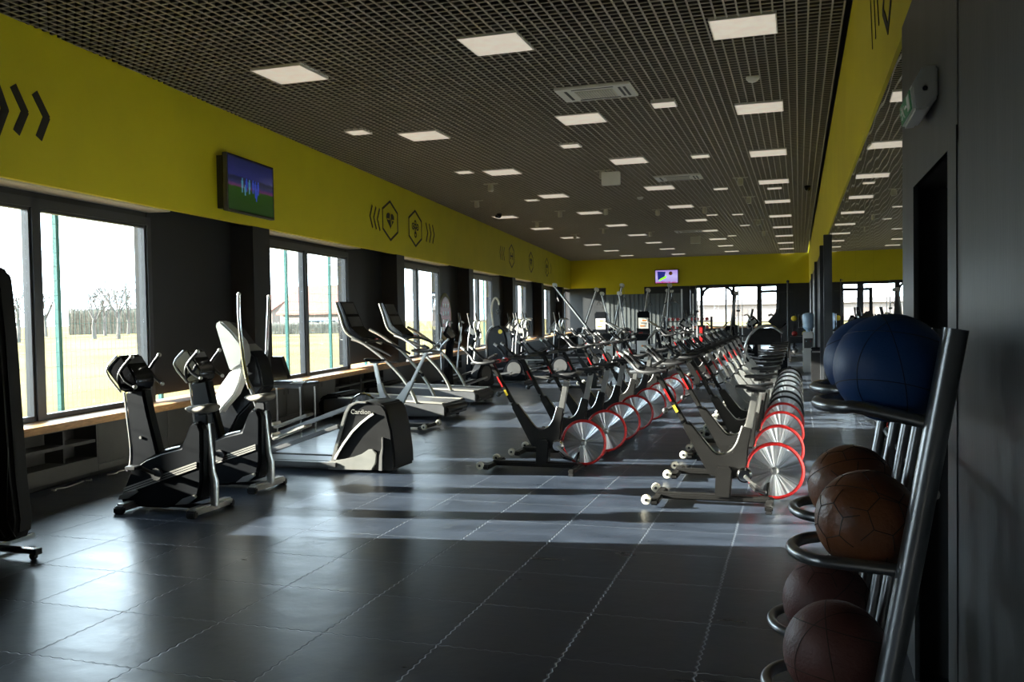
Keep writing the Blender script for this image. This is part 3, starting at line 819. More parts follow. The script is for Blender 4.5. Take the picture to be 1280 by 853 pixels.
# round red and white target on the column
(c, z) = PWs(557, 396, .31); c -= .35
org = W(c, .33, z)
t = thing('round_target', 'round red and white checked target sign on the dark wall between windows', 'sign', org)
def wdisc(b, a, z, r, off, th, n=32): b.prism([W(a + r * math.cos(q), off, z + r * math.sin(q)) for q in (2 * PI * i / n for i in range(n))], WN * -th)
c += .35
b = B(org); wdisc(b, c, z, .60, .329, .02); b.build('rim', 'olive', t)
b = B(org); wdisc(b, c, z, .50, .309, .006); b.build('face', 'red', t)
for i in range(3):
    for j in range(4):
        b = B(org); b.prism([W(c + dx, .303, z + dz) for dx, dz in ((-.30 + .22 * i + .0, .33 - .2 * j), (-.16 + .22 * i, .33 - .2 * j), (-.16 + .22 * i, .23 - .2 * j), (-.30 + .22 * i, .23 - .2 * j))], WN * -.004); b.build('white_check', 'white', t)

# exit sign on the mirror wall
near = [PX(x, y, 3.55) for x, y in ((1156, 82), (1175, 81), (1174, 122), (1158, 147), (1142, 151), (1155, 127), (1145, 108))]
org = V((.45, 3.47, 2.27))
t = thing('exit_sign', 'white emergency exit light with green running figure, on the dark wall by the mirrors', 'exit sign', org)
b = B(org)
prof = [(.452, 2.355), (.452, 2.25), (.42, 2.212), (.375, 2.21), (.366, 2.29), (.405, 2.358)]
b.xz(prof, 3.30, 3.64, .008); b.build('casing', 'white', t)
b = B(org)
def sgn(u, v, d=.002):                  # on the slanted lower face
    p0, p1 = V((.375, 0, 2.21)), V((.366, 0, 2.29)); e = p1 - p0
    n_ = V((-e.z, 0, e.x)).normalized()
    q = p0 + e * v + n_ * d; q.y = 3.30 + .34 * u
    return q
b.prism([sgn(.06, .1), sgn(.94, .1), sgn(.94, .92), sgn(.06, .92)], sgn(0, 0, .004) - sgn(0, 0, .002)); b.build('green_panel', 'exitgreen', t)
b = B(org)
dv = sgn(0, 0, .006) - sgn(0, 0, .004)
def poly(pts): b.prism([sgn(u, v, .0042) for u, v in pts], dv)
poly([(.12, .2), (.30, .2), (.30, .82), (.12, .82)])                                    # doorway
poly([(.40, .48), (.52, .48), (.52, .56), (.40, .56)]); poly([(.36, .44), (.44, .52), (.44, .60), (.36, .52)])   # arrow
poly([(.62, .42), (.70, .40), (.76, .62), (.68, .66)]); poly([(.74, .68), (.80, .68), (.80, .80), (.74, .80)])    # figure: body, head
poly([(.62, .42), (.68, .42), (.60, .2), (.55, .2)]); poly([(.66, .42), (.71, .40), (.84, .3), (.80, .24)])
poly([(.70, .62), (.74, .58), (.86, .5), (.86, .56)]); poly([(.68, .62), (.64, .60), (.56, .66), (.57, .72)])
b.build('running_figure_mark', 'white', t)
b = B(org); b.cyl((.41, 3.298, 2.28), .008, .006, 'Y', 10); b.build('indicator', 'black', t)

# worktop below the windows and the cupboards under it
b = B(W(0, 0, .54)); wbox(b, -4, 37.6, -.06, .30, .54, .61, .004)
tag(b.build('window_worktop', 'wood'), 'long oiled wooden worktop running under all the side windows', 'worktop')
CW = PER / 5
def cab(s, opened, label):
    org = W(s, .02, 0)
    t = thing('open_cabinet' if opened else 'cupboard', label, 'cabinet', org, WANG, 'open shelf units under the worktop' if opened else 'closed cupboards under the worktop')
    # local: y along the wall, x into the room negative side is outward
    g = .004; w = CW - g
    b = B()
    if opened:
        b.box((-.13, w / 2, .53), (.26, w, .02)); b.box((-.13, w / 2, .13), (.26, w, .14)); b.box((-.13, .01, .33), (.26, .02, .42)); b.box((-.13, w - .01, .33), (.26, .02, .42)); b.box((-.255, w / 2, .33), (.012, w, .42))
        b.build('carcass', 'cabinet', t)
        b = B(); b.box((-.125, w / 2, .365), (.23, w - .05, .03)); b.build('shelf', 'cabinet', t)
        b = B(); b.box((-.125, w * .62, .28), (.2, .02, .14)); b.box((-.125, w * .62, .455), (.2, .02, .14)); b.build('divider', 'cabinet_in', t)
    else:
        b.box((-.14, w / 2, .30), (.24, w, .48)); b.build('body', 'cabinet_in', t)
        for i in range(2):
            b = B(); b.box((-.012, w * (.25 + .5 * i), .33), (.02, w / 2 - .004, .41), bev=.002); d = b.build('door', 'cabinet', t)
            b = B(); b.box((-.001, w * (.44 if i == 0 else .56), .47), (.006, .022, .07), bev=.002); b.build('handle_slot', 'black', d)
        b = B(); b.box((-.012, w / 2, .09), (.02, w - .004, .06)); b.build('bottom_rail', 'cabinet', t)
    b = B(); b.box((-.17, w / 2, .03), (.16, w, .06)); b.build('plinth', 'black', t)
    return t
opens = {0: 'beside the black padded panel', 6: 'behind the treadmill consoles', 7: 'just past the first treadmill', 12: 'far along the wall past the target sign'}
cl = op = None; nc = 0
for n in range(-2, 20):
    s = -.2 + CW * n
    if n in opens:
        lab = 'open dark shelf unit under the wooden worktop, ' + opens[n]
        if op is None: op = cab(s, True, lab)
        else: dup(op, W(s, .02, 0), lab)
    else:
        nc += 1
        lab = 'closed dark cupboard under the worktop, number %s counting from the padded panel' % ('one two three four five six seven eight nine ten eleven twelve thirteen fourteen fifteen sixteen seventeen eighteen nineteen'.split()[nc - 1])
        if cl is None: cl = cab(s, False, lab)
        else: dup(cl, W(s, .02, 0), lab)
for i, pts in enumerate((((65, 617), (66, 628), (72, 632), (82, 633), (105, 634)), ((108, 606), (111, 610), (114, 604)), ((134, 598), (142, 603), (150, 605), (162, 601), (172, 598)))):
    wp = []
    for j, (x, y) in enumerate(pts):
        s, z = PWs(x, y, -.03 - .02 * (j % 2)); z = max(z, .012)
        p = W(s, -.03 - .05 * (j % 2), z); wp.append(p)
    b = B(wp[0]); b.tube(wp, .007, 6, 4)
    tag(b.build('power_cable', 'cable'), ['white cable hanging below the open shelf unit and trailing on the floor', 'short loop of white cable under the cupboard base', 'wavy white cable running behind the first upright cycle'][i], 'cable')

# ================================================================== BALL RACK
org = V((.25, 2.6, 0))
t = thing('ball_rack', 'tall steel medicine ball rack leaning against the wall by the dark doorway', 'ball rack', org)
def upx(z): return .347 - (1.49 - z) * .1725
def upr(y, r, top=1.49):
    b = B(org); b.tube([(upx(0) , y, 0.03), (upx(top), y, top)], r, 18); b.build('upright', 'steel', t)
upr(2.28, .0285)
UY = [2.56, 2.78, 3.06, 3.45]
for y in UY: upr(y, .017, 1.485)
pr3 = [(1.262, 1.304, .045), (.908, .922, -.021), (.525, .563, -.089)]
for ya, yb, ra in ((2.30, 2.56, .016), (2.78, 3.06, .015)):
    for zj, zt_, xt in pr3:
        xj = upx(zj); yc = (ya + yb) / 2; h = (yb - ya) / 2
        pts = [(xj, ya, zj)]
        for q in range(0, 9):
            a = -PI / 2 + PI * q / 8
            pts.append((xt + .10 - .10 * math.cos(a), yc + h * math.sin(a), zt_ - .004))
        pts.append((xj, yb, zj))
        b = B(org); b.tube(pts, ra, 12, 3); b.build('ball_holder', 'steel', t)
b = B(org)
for y in (2.28, 2.56, 2.78, 3.06, 3.45): b.tube([(upx(.06), y, .06), (upx(.06) + .26, y, .06), (upx(.06) + .27, y, .02)], .016, 10)
b.tube([(upx(.06) + .2, 2.28, .06), (upx(.06) + .2, 3.45, .06)], .016, 10); b.tube([(upx(1.1) + .02, 2.28, 1.1), (upx(1.1) + .02, 3.45, 1.1)], .014, 10); b.build('base_frame', 'steel', t)
b = B(org)
for y in (2.28, 3.45): b.cyl((upx(.0), y, .018), .036, .036)
b.build('rubber_foot', 'black', t)
def ball(px, py, Y, r, m, seam, label, kind, rz):
    p = PX(px, py, Y)
    t = thing('medicine_ball', label, 'medicine ball', p, rz, 'medicine balls on the rack')
    b = B(); b.sphere((0, 0, 0), r, 48); b.build('cover', m, t, sharp=80)
    b = B()
    R = r * 1.0005
    def arc(nrm, a0=0, a1=2 * PI, off=0.0):
        n_ = V(nrm).normalized(); e1 = n_.orthogonal().normalized(); e2 = n_.cross(e1)
        rr = math.sqrt(max(R * R - off * off, 0))
        pts = [n_ * off + (e1 * math.cos(q) + e2 * math.sin(q)) * rr for q in (a0 + (a1 - a0) * i / 40 for i in range(41))]
        b.tube(pts, .0012, 5)
    if kind == 'leather':
        for cdir in ((-.75, -.62, .1), (.3, -.9, .3), (-.2, .2, 1), (.2, -.3, -1), (.9, .3, .1)):
            c = V(cdir).normalized(); e1 = c.orthogonal().normalized(); e2 = c.cross(e1)
            hx = [(c * .93 + (e1 * math.cos(q) + e2 * math.sin(q)) * .36).normalized() for q in (2 * PI * i / 6 for i in range(6))]
            for i in range(6):
                u, v_ = hx[i], hx[(i + 1) % 6]
                b.tube([(u.lerp(v_, k / 6)).normalized() * R for k in range(7)], .0012, 5)
                w_ = (u - c * .5).normalized()
                b.tube([(u.lerp(w_, k / 6)).normalized() * R for k in range(7)], .0012, 5)
        arc((.3, .5, .8), off=r * .25)
    else:
        arc((.25, .2, 1), off=r * .45); arc((.25, .2, 1), off=-r * .45); arc((1, -.3, .2)); arc((-.2, 1, .1), off=-r * .3)
    b.build('stitched_seam', seam, t)
ball(1113, 460, 2.42, .137, 'navy', 'seamblue', 'navy blue medicine ball on the top holder, in front of the other blue one', 'rubber', .4)
ball(1087, 451, 2.92, .134, 'navy', 'seamblue', 'navy blue medicine ball on the top holder, half hidden behind its twin', 'rubber', 1.5)
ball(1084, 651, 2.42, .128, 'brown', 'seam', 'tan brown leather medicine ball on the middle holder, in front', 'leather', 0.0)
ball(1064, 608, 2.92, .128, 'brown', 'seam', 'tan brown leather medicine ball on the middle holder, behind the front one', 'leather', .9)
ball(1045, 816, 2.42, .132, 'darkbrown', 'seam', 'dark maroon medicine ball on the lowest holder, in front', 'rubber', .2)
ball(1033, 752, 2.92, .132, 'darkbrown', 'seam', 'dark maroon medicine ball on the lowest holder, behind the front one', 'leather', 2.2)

# black padded panel on a chrome foot
org = V((-5.3, 4.55, 0))
t = thing('padded_panel', 'tall black padded panel standing on a chrome foot in front of the first window', 'padded panel', org)
pp = [PX(x, y, 4.55) for x, y in ((-70, 326), (-6, 334), (3, 339), (7, 349), (14, 420), (21, 520), (27, 600), (33, 648), (31, 668), (22, 675), (-75, 675))]
b = B(org); b.prism([(p.x, 4.48, p.z) for p in pp], (0, .14, 0), .025, 3); b.build('pad', 'padded', t)
b = B(org)
for sh in (0, -14):
    b.tube([PX(x + sh, y, 4.477) for x, y in ((10, 560), (9, 640), (12, 658), (20, 672))], .003, 6, 4)
b.build('piping', 'dkgrey', t)
b = B(org); f0 = PX(46, 683, 4.5); b.bar((f0.x, 4.5, .055), (-5.9, 4.5, .055), .05, .035, bev=.006); b.bar((-5.12, 4.3, .055), (-5.12, 4.85, .055), .045, .035, bev=.006); b.tube([(-5.25, 4.55, .06), (-5.25, 4.55, .2)], .02, 10); b.build('foot', 'chrome', t)
b = B(org); b.box((f0.x + .008, 4.5, .055), (.02, .056, .042), bev=.004); b.build('end_cap', 'black', t)
for xx in (f0.x - .03, -5.85):
    b = B(org); b.cyl((xx, 4.5, .022), .022, .03, 'Y', 12); b.build('castor', 'black', t)
# ================================================================== SPIN BIKES
BG = 'spin bikes'
def make_bike(loc, label):
    t = thing('spin_bike', label, 'spin bike', loc, 0, BG)
    X = lambda u: -u
    fy = -.10                                             # plane of the frame
    def fr(pts): return [(X(u), w) for u, w in pts]
    b = B()
    b.xz(fr([(.50, .235), (.705, .62), (.645, .655), (.475, .435), (.44, .405), (.385, .40), (.32, .43), (.275, .50), (.235, .63), (.165, .615), (.195, .46), (.205, .33), (.25, .24), (.34, .205)]), fy - .03, fy + .03, .008)
    b.build('frame', 'frame', t)
    b = B()                                               # pressed edge on the V of the frame
    b.tube([(X(u), fy, w) for u, w in ((.66, .66), (.48, .443), (.44, .412), (.385, .407), (.325, .437), (.28, .505), (.24, .63))], .008, 8, 3); b.build('frame_edge', 'silver', t)
    b = B(); b.xz(fr([(.335, .315), (.425, .315), (.445, .28), (.455, .06), (.335, .06), (.315, .28)]), fy - .06, fy + .05, .01); b.build('frame_foot', 'frame', t)
    b = B(); b.bar((X(.92), fy, .055), (X(.03), fy, .055), .085, .05, bev=.012); b.build('base_beam', 'frame', t)
    b = B(); b.bar((X(.905), fy - .27, .045), (X(.905), fy + .27, .045), .07, .045, bev=.012); b.build('front_stabilizer', 'frame', t)
    b = B(); b.bar((X(.035), fy - .30, .04), (X(.035), fy + .30, .04), .06, .045, bev=.01); b.build('rear_stabilizer', 'frame', t)
    for yy in (-.25, .25):
        b = B(); b.lathe([(.012, -.022), (.034, -.02), (.040, -.01), (.040, .01), (.034, .02), (.012, .022)], (X(.965), fy + yy, .062), 'Y', 14); q = b.build('transport_wheel', 'offwhite', t)
        b = B(); b.cyl((X(.965), fy + yy, .062), .013, .05, 'Y', 10); b.build('wheel_hub', 'black', q)
        b = B(); b.box((X(.035), fy + yy * 1.12, .012), (.05, .05, .024), bev=.005); b.build('levelling_foot', 'black', t)
    b = B(); b.lathe([(0, -.009), (.05, -.012), (.205, -.009), (.212, 0), (.205, .009), (.05, .012), (0, .009)], (0, 0, .268), 'Y', 48); fwl = b.build('flywheel', 'disc', t)
    b = B(); b.torus((0, 0, .268), .213, .0155, 'Y', 48, 8); b.build('flywheel_rim', 'red', fwl)
    b = B(); b.lathe([(0, -.045), (.018, -.045), (.026, -.035), (.032, -.01), (.032, .03), (0, .03)], (0, 0, .268), 'Y', 16); b.build('flywheel_hub', 'silver', fwl)
    b = B(); b.bar((X(.22), .045, .25), (X(-.02), .045, .272), .02, .05, bev=.006); b.bar((X(.22), fy, .25), (X(.22), .045, .25), .06, .06, bev=.01)
    b.bar((X(.03), .045, .265), (X(.06), fy + .06, .07), .02, .03); b.build('chain_stay', 'frame', t)
    # cranks
    b = B(); b.lathe([(0, -.05), (.045, -.05), (.06, -.03), (.06, .02), (0, .02)], (X(.225), fy - .03, .25), 'Y', 20); b.build('crank_cover', 'chrome', t)
    b = B(); b.bar((X(.225), fy - .09, .25), (X(.10), fy - .095, .145), .016, .026, bev=.004); b.bar((X(.225), fy + .085, .25), (X(.345), fy + .09, .355), .016, .026, bev=.004); b.build('crank_arm', 'silver', t)
    for u, w, yy in ((.10, .145, -.145), (.345, .355, .14)):
        b = B(); b.box((X(u), fy + yy, w), (.09, .08, .022), .25, 'Y', .005); p = b.build('pedal', 'gloss', t)
        b = B(); b.tube([(X(u) - .04, fy + yy - .035, w + .01), (X(u) - .08, fy + yy - .03, w + .05), (X(u) - .08, fy + yy + .03, w + .05), (X(u) - .04, fy + yy + .035, w + .01)], .006, 6, 3); b.build('toe_cage', 'black', p)
    # seat
    b = B(); b.bar((X(.205), fy, .56), (X(.135), fy, .905), .036, .058, (1, 0, 0), .008); b.build('seat_post', 'silver', t)
    b = B(); b.box((X(.135), fy, .912), (.15, .035, .026), bev=.006); b.cyl((X(.13), fy - .05, .895), .018, .06, 'Y', 10); b.build('seat_slider', 'black', t)
    b = B()
    sec = [(.29, .018, .945, .02), (.25, .028, .948, .03), (.18, .045, .945, .04), (.11, .085, .945, .045), (.05, .115, .952, .05), (.015, .10, .958, .04), (.0, .06, .958, .03)]
    rings = []
    for u, hw, wc, th in sec:
        rings.append([b.v((X(u), fy + hw * math.cos(q), wc + th * .5 * math.sin(q) + (.006 * math.cos(2 * q)))) for q in (2 * PI * j / 14 for j in range(14))])
    for r0_, r1_ in zip(rings, rings[1:]):
        for j in range(14): b.bm.faces.new([r0_[j], r0_[(j + 1) % 14], r1_[(j + 1) % 14], r1_[j]])
    b.bm.faces.new(rings[0]); b.bm.faces.new(rings[-1]); b.build('seat', 'vinyl', t, sharp=60)
    # handlebar post and bars
    b = B(); b.bar((X(.655), fy, .585), (X(.915), fy, 1.06), .04, .05, (0, 1, 0), .008); b.build('handlebar_post', 'frame', t)
    b = B(); b.bar((X(.795), fy - .0275, .822), (X(.85), fy - .0275, .922), .004, .015, (1, 0, .5)); b.build('post_label', 'red', t)
    b = B(); b.cyl((X(.70), fy - .045, .66), .014, .05, 'Y', 10); b.build('post_bolt', 'chrome', t)
    b = B(); b.tube([(X(.775), fy, .78), (X(.83), fy, .75)], .012, 8); b.sphere((X(.845), fy, .742), .027, 10); b.build('adjuster_knob', 'black', t)
    b = B(); b.bar((X(.885), fy, 1.055), (X(1.0), fy, 1.085), .06, .04, bev=.01); b.tube([(X(.80), fy - .23, 1.085), (X(.80), fy + .23, 1.085)], .016, 10)
    b.tube([(X(.80), fy, 1.085), (X(.92), fy, 1.065)], .02, 10)
    for sg in (-1, 1):
        b.tube([(X(.80), fy + sg * .23, 1.085), (X(.90), fy + sg * .24, 1.07), (X(1.02), fy + sg * .20, 1.075), (X(1.09), fy + sg * .13, 1.13), (X(1.16), fy + sg * .12, 1.205), (X(1.19), fy + sg * .12, 1.225)], .0145, 8, 3)
        b.tube([(X(1.02), fy + sg * .20, 1.075), (X(1.10), fy + sg * .06, 1.06), (X(1.12), fy, 1.06)], .0145, 8, 3)
    b.build('handlebar', 'black', t)
    for sg in (-1, 1):
        b = B(); b.cyl((X(.80), fy + sg * .11, 1.085), .0185, .05, 'Y', 12); b.build('grip_ring', 'red', t)
        b = B(); b.tube([(X(1.155), fy + sg * .12, 1.2), (X(1.192), fy + sg * .12, 1.227)], .016, 8); b.build('bar_end', 'white', t)
    b = B(); b.box((X(.90), fy, 1.125), (.09, .10, .022), -.5, 'Y', .006); cs = b.build('console', 'black', t)
    b = B(); b.box((X(.893), fy, 1.138), (.06, .075, .004), -.5, 'Y'); b.build('display', 'grey_plastic', cs)
    return t
LY = [8.53, 9.43, 10.27, 11.2, 12.3, 13.3, 14.35, 15.4]
RY = [7.31, 8.45, 9.6, 10.5, 11.35, 12.1, 13.05, 14.0, 14.95, 15.85, 16.9]
bike = make_bike((-2.03, LY[0], 0), 'red rimmed spin bike, first from the camera in the treadmill side row')
for i, y in enumerate(LY[1:], 1):
    dup(bike, (-2.0 + .006 * i, y, 0), 'red rimmed spin bike, %s from the camera in the treadmill side row' % ORD[i], swap={'grip_ring': 'black'})
for i, y in enumerate(RY):
    if i < 4: q_ = dup(bike, (-.19 + .005 * i, y, 0), 'red rimmed spin bike, %s from the camera in the mirror side row' % ORD[i], swap={'grip_ring': 'black'})
    else: dup(bike, (-.17, y, 0), 'black rimmed spin bike in the mirror side row, %s after the red rimmed ones' % ORD[i - 4], swap={'grip_ring': 'black', 'flywheel_rim': 'black', 'handlebar_post': 'framepale', 'frame': 'framepale'})
# yellow stickers on the first two bikes only
r1 = [o for o in bpy.data.objects if o.parent is None and o.get('label', '') == 'red rimmed spin bike, first from the camera in the mirror side row'][0]
# a third row turned the other way
dup(bike, (-5.73, 11.02, 0), 'silver spin bike facing away from the windows, behind the grey elliptical housing', rotz=PI, swap={'flywheel_rim': 'chrome', 'frame': 'framepale', 'handlebar_post': 'framepale', 'handlebar': 'steel', 'frame_edge': 'silver'})
for i, (x, y) in enumerate(((-3.55, 17.6), (-3.5, 18.7), (-3.45, 19.8), (-1.6, 18.6), (-1.55, 19.8), (-1.5, 21.0))):
    dup(bike, (x, y, 0), ['dark spin bike in the cluster past the treadmill side row, first from the camera', 'dark spin bike in the cluster past the treadmill side row, second from the camera', 'dark spin bike in the cluster past the treadmill side row, third from the camera',
        'dark spin bike in the centre past the rows, first of three', 'dark spin bike in the centre past the rows, second of three', 'dark spin bike in the centre past the rows, third of three'][i], swap={'flywheel_rim': 'black', 'grip_ring': 'black'})

for par in (bike, r1):
    b = B(); b.bar((-.745, -.1285, .735), (-.775, -.1285, .79), .004, .022, (1, 0, .5)); b.build('warning_sticker', 'yellow_label', par)

# ================================================================== UPRIGHT CYCLES
def make_cycle(label):
    Y = 5.98; org = V((-4.85, Y, 0))
    t = thing('upright_cycle', label, 'exercise bike', org, 0, 'black upright exercise bikes')
    p = lambda x, y: (lambda q: (q.x, max(q.z, .03)))(PX(x, y, Y))
    L = lambda *a: [p(x, y) for x, y in a]
    h4 = lambda x, y: (lambda q: (q.x, q.z))(PX(x, y, Y + .16))
    b = B(org); b.xz(L((160, 620), (168, 600), (174, 583), (192, 571), (212, 563), (235, 557), (240, 544), (246, 529), (251, 525), (258, 527), (262, 538), (262, 600), (257, 625), (215, 633), (172, 634), (163, 628)), Y - .10, Y + .10, .03, 3); b.build('shroud', 'shell', t)
    b = B(org); b.tube([V((*p(x, y)[:1], Y, p(x, y)[1])) for x, y in ((173, 581), (192, 570), (212, 562), (235, 556), (240, 543), (246, 528), (252, 524))], .011, 8, 4); b.build('edge_trim', 'silver', t)
    for yy in (-.104, .104):
        b = B(org)
        for dv in (-3, 0, 3): b.bar(V((p(166, 611 + dv)[0], Y + yy, p(166, 611 + dv)[1])), V((p(256, 579 + dv)[0], Y + yy, p(256, 579 + dv)[1])), .004, .012)
        b.build('stripe', 'grey_plastic', t)
        for q in (((160, 622), (162, 616), (182, 609), (184, 612), (172, 620)), ((230, 628), (240, 620), (255, 615), (256, 619), (246, 627))):
            b = B(org); b.xz(L(*q), Y + yy - .012, Y + yy + .012, .003); b.build('corner_trim', 'silver', t)
    b = B(org); b.xz(L((161, 489), (184, 485), (190, 515), (203, 568), (176, 584), (168, 582), (168, 548)), Y - .055, Y + .055, .02, 3); b.build('neck', 'shell', t)
    b = B(org); b.tube([V((p(x, y)[0], Y - .05, p(x, y)[1])) for x, y in ((161, 490), (165, 525), (169, 560), (168, 580), (164, 588))], .009, 8, 4); b.build('neck_trim', 'silver', t)
    b = B(org); b.cyl((p(182, 546)[0], Y - .058, p(182, 546)[1]), .012, .012, 'Y', 10); b.build('neck_bolt', 'silver', t)
    b = B(org); b.xz(L((143, 462), (147, 455), (157, 444), (163, 444), (176, 464), (181, 476), (178, 487), (164, 490)), Y - .10, Y + .13, .015, 3); cs = b.build('console', 'gloss', t)
    b = B(org)
    q0, q1 = V((p(163, 444)[0], 0, p(163, 444)[1])), V((p(181, 476)[0], 0, p(181, 476)[1])); e = (q1 - q0); nn = V((-e.z, 0, e.x)).normalized() * -.004
    if nn.x < 0: nn = -nn
    b.prism([q0 + e * .1 + V((0, Y - .08, 0)) + nn, q0 + e * .62 + V((0, Y - .08, 0)) + nn, q0 + e * .62 + V((0, Y + .11, 0)) + nn, q0 + e * .1 + V((0, Y + .11, 0)) + nn], nn * .5); b.build('display', 'dkgrey', cs)
    b = B(org); b.tube([V((p(x, y)[0], Y - .10, p(x, y)[1])) for x, y in ((162, 489), (144, 463), (157, 444))], .008, 8, 3); b.build('console_edge', 'silver', cs)
    for sg in (-1, 1):
        b = B(org); b.tube([(h4(176, 484)[0], Y + sg * .06, h4(176, 484)[1]), (h4(182, 474)[0], Y + sg * .15, h4(182, 472)[1]), (h4(187, 460)[0], Y + sg * .17, h4(187, 460)[1]), (h4(199, 444)[0], Y + sg * .16, h4(199, 444)[1])], .0145, 10, 4)
        b.tube([(h4(186, 462)[0], Y + sg * .17, h4(186, 462)[1]), (h4(192, 472)[0], Y + sg * .17, h4(192, 472)[1]), (h4(203, 480)[0], Y + sg * .16, h4(203, 480)[1])], .0145, 10, 4); b.build('handlebar', 'black', t)
        b = B(org); b.sphere((h4(199, 444)[0], Y + sg * .16, h4(199, 444)[1]), .019, 10); b.sphere((h4(203, 480)[0], Y + sg * .16, h4(203, 480)[1]), .018, 10); b.build('bar_end', 'silver', t)
    b = B(org); b.tube([V((p(x, y)[0], Y, p(x, y)[1])) for x, y in ((258, 524), (262, 560), (265, 590), (268, 602), (268, 632))], [.026, .026, .028, .034, .036], 12); b.build('seat_post', 'silver', t)
    b = B(org); b.xz(L((246, 530), (250, 517), (262, 517), (263, 531)), Y - .035, Y + .035, .01); b.build('seat_clamp', 'black', t)
    b = B(org)
    rings = []
    for x, yc, hw, th in ((233, 511, .02, .02), (237, 511.5, .035, .05), (244, 512, .055, .065), (252, 511.5, .08, .07), (260, 510.5, .10, .075), (267, 510, .09, .065), (270, 510, .06, .03)):
        q = p(x, yc); rings.append([b.v((q[0], Y + hw * math.cos(a), q[1] + th * .5 * math.sin(a))) for a in (2 * PI * j / 16 for j in range(16))])
    for r0_, r1_ in zip(rings, rings[1:]):
        for j in range(16): b.bm.faces.new([r0_[j], r0_[(j + 1) % 16], r1_[(j + 1) % 16], r1_[j]])
    b.bm.faces.new(rings[0]); b.bm.faces.new(rings[-1]); b.build('seat', 'saddle', t, sharp=60)
    for xx, nm in ((-5.18, 'front_stabilizer'), (-4.49, 'rear_stabilizer')):
        b = B(org); b.bar((xx, Y - .24, .05), (xx, Y + .24, .05), .085, .06, bev=.014); o = b.build(nm, 'silver', t)
        for sg in (-1, 1):
            b = B(org); b.box((xx, Y + sg * .235, .03), (.088, .05, .058), bev=.01); b.build('end_cap', 'black', o)
    b = B(org); b.bar((-5.15, Y, .045), (-4.5, Y, .045), .06, .03); b.build('base_beam', 'black', t)
    cx, cz = p(208, 590)
    b = B(org); b.cyl((cx, Y, cz), .05, .25, 'Y', 18); b.build('crank_axle', 'dkgrey', t)
    b = B(org); b.bar((cx, Y - .13, cz), (cx - .16, Y - .135, cz + .06), .018, .03, bev=.004); b.bar((cx, Y + .13, cz), (cx + .16, Y + .135, cz - .06), .018, .03, bev=.004); b.build('crank_arm', 'dkgrey', t)
    for s_, yy in ((-1, -.19), (1, .19)):
        b = B(org); b.box((cx + s_ * .16, Y + yy, cz - s_ * .06), (.1, .09, .03), bev=.006); b.build('pedal', 'black', t)
    return t
cyc = make_cycle('black upright exercise bike standing in front, closer to the padded panel')
o_ = cyc.location
dup(cyc, (o_.x - .10, o_.y + .95, 0), 'black upright exercise bike just behind the front one, beside the big elliptical')

# ================================================================== BIG ELLIPTICAL
Y = 8.1; org = V((-4.9, Y, 0))
t = thing('elliptical_trainer', 'large elliptical trainer with pale leaf shaped console and rounded black rear housing', 'elliptical trainer', org)
def LX(y_, *a): return [PX(x, y, y_) for x, y in a]
def xzp(y_, *a): return [(q.x, max(q.z, .012)) for q in LX(y_, *a)]
b = B(org); b.xz(xzp(7.85, (267, 406), (270, 402), (274, 401), (287, 413), (300, 429), (303, 445), (301, 457), (287, 465), (284, 460), (275, 433)), 7.86, 8.02, .02, 3); b.build('console_shell', 'leafgrey', t)
b = B(org); b.xz(xzp(7.85, (284.5, 466), (299, 458), (301, 464), (297, 480), (291, 494), (277, 510), (271, 518), (263, 504), (272, 484)), 7.87, 8.00, .015, 3); b.build('lower_console_shell', 'white', t)
b = B(org); b.bar(PX(288, 472, 7.875), PX(274, 498, 7.875), .006, .012); b.bar(PX(285, 452, 7.865), PX(290, 447, 7.865), .006, .014); b.bar(PX(287, 458, 7.865), PX(293, 452, 7.865), .006, .014); b.build('console_slot', 'black', t)
b = B(org); b.xz(xzp(8.1, (276, 404), (284, 403), (296, 412), (311, 432), (325, 446), (330, 462), (334, 484), (322, 500), (303, 520), (290, 545), (300, 590), (318, 592), (314, 604), (270, 604), (268, 560), (272, 518), (290, 494), (300, 462), (299, 428)), 8.02, 8.26, .02, 3); b.build('mast', 'shell', t)
b = B(org)
c0, c1 = PX(276, 403, 8.1), PX(326, 446, 8.1); e = c1 - c0; nn = V((-e.z, 0, e.x)).normalized(); nn = nn if nn.x > 0 else -nn
for v0, v1, m_ in ((.08, .5, 0), (.56, .85, 0)):
    b.prism([c0 + e * v0 + V((0, -.14, 0)) + nn * .006, c0 + e * v1 + V((0, -.14, 0)) + nn * .006, c0 + e * v1 + V((0, .14, 0)) + nn * .006, c0 + e * v0 + V((0, .14, 0)) + nn * .006], nn * .006)
b.build('console_display', 'dkgrey', t)
for yy, pts in ((7.72, ((298.5, 368), (299, 400), (303, 442), (308, 472), (312, 486))), (8.42, ((336, 371), (334.5, 410), (333, 443), (328, 455), (322, 468)))):
    b = B(org); b.tube([PX(x, y, yy) for x, y in pts], .019, 12, 4); q = b.build('arm_pole', 'chrome', t)
    b = B(org); e0 = PX(*pts[0], yy); b.sphere(e0, .021, 10); b.build('pole_cap', 'white', q)
b = B(org); b.tube([PX(308, 474, 7.72), PX(316, 492, 7.74), PX(330, 540, 7.76)], .022, 10, 3); b.tube([PX(324, 462, 8.42), PX(330, 500, 8.42), PX(338, 530, 8.42)], .022, 10, 3); b.tube([PX(312, 482, 7.72), PX(312, 482, 8.45)], .02, 10); b.build('arm_linkage', 'steel', t)
b = B(org); b.bar((-5.75, 8.1, .045), (-4.4, 8.1, .045), .30, .09, bev=.01); b.build('base', 'dkgrey', t)
b = B(org)
for yy in (7.87, 8.33): b.bar((-5.75, yy, .07), (-4.4, yy, .07), .07, .05, bev=.006)
b.build('base_rail', 'dkgrey', t)
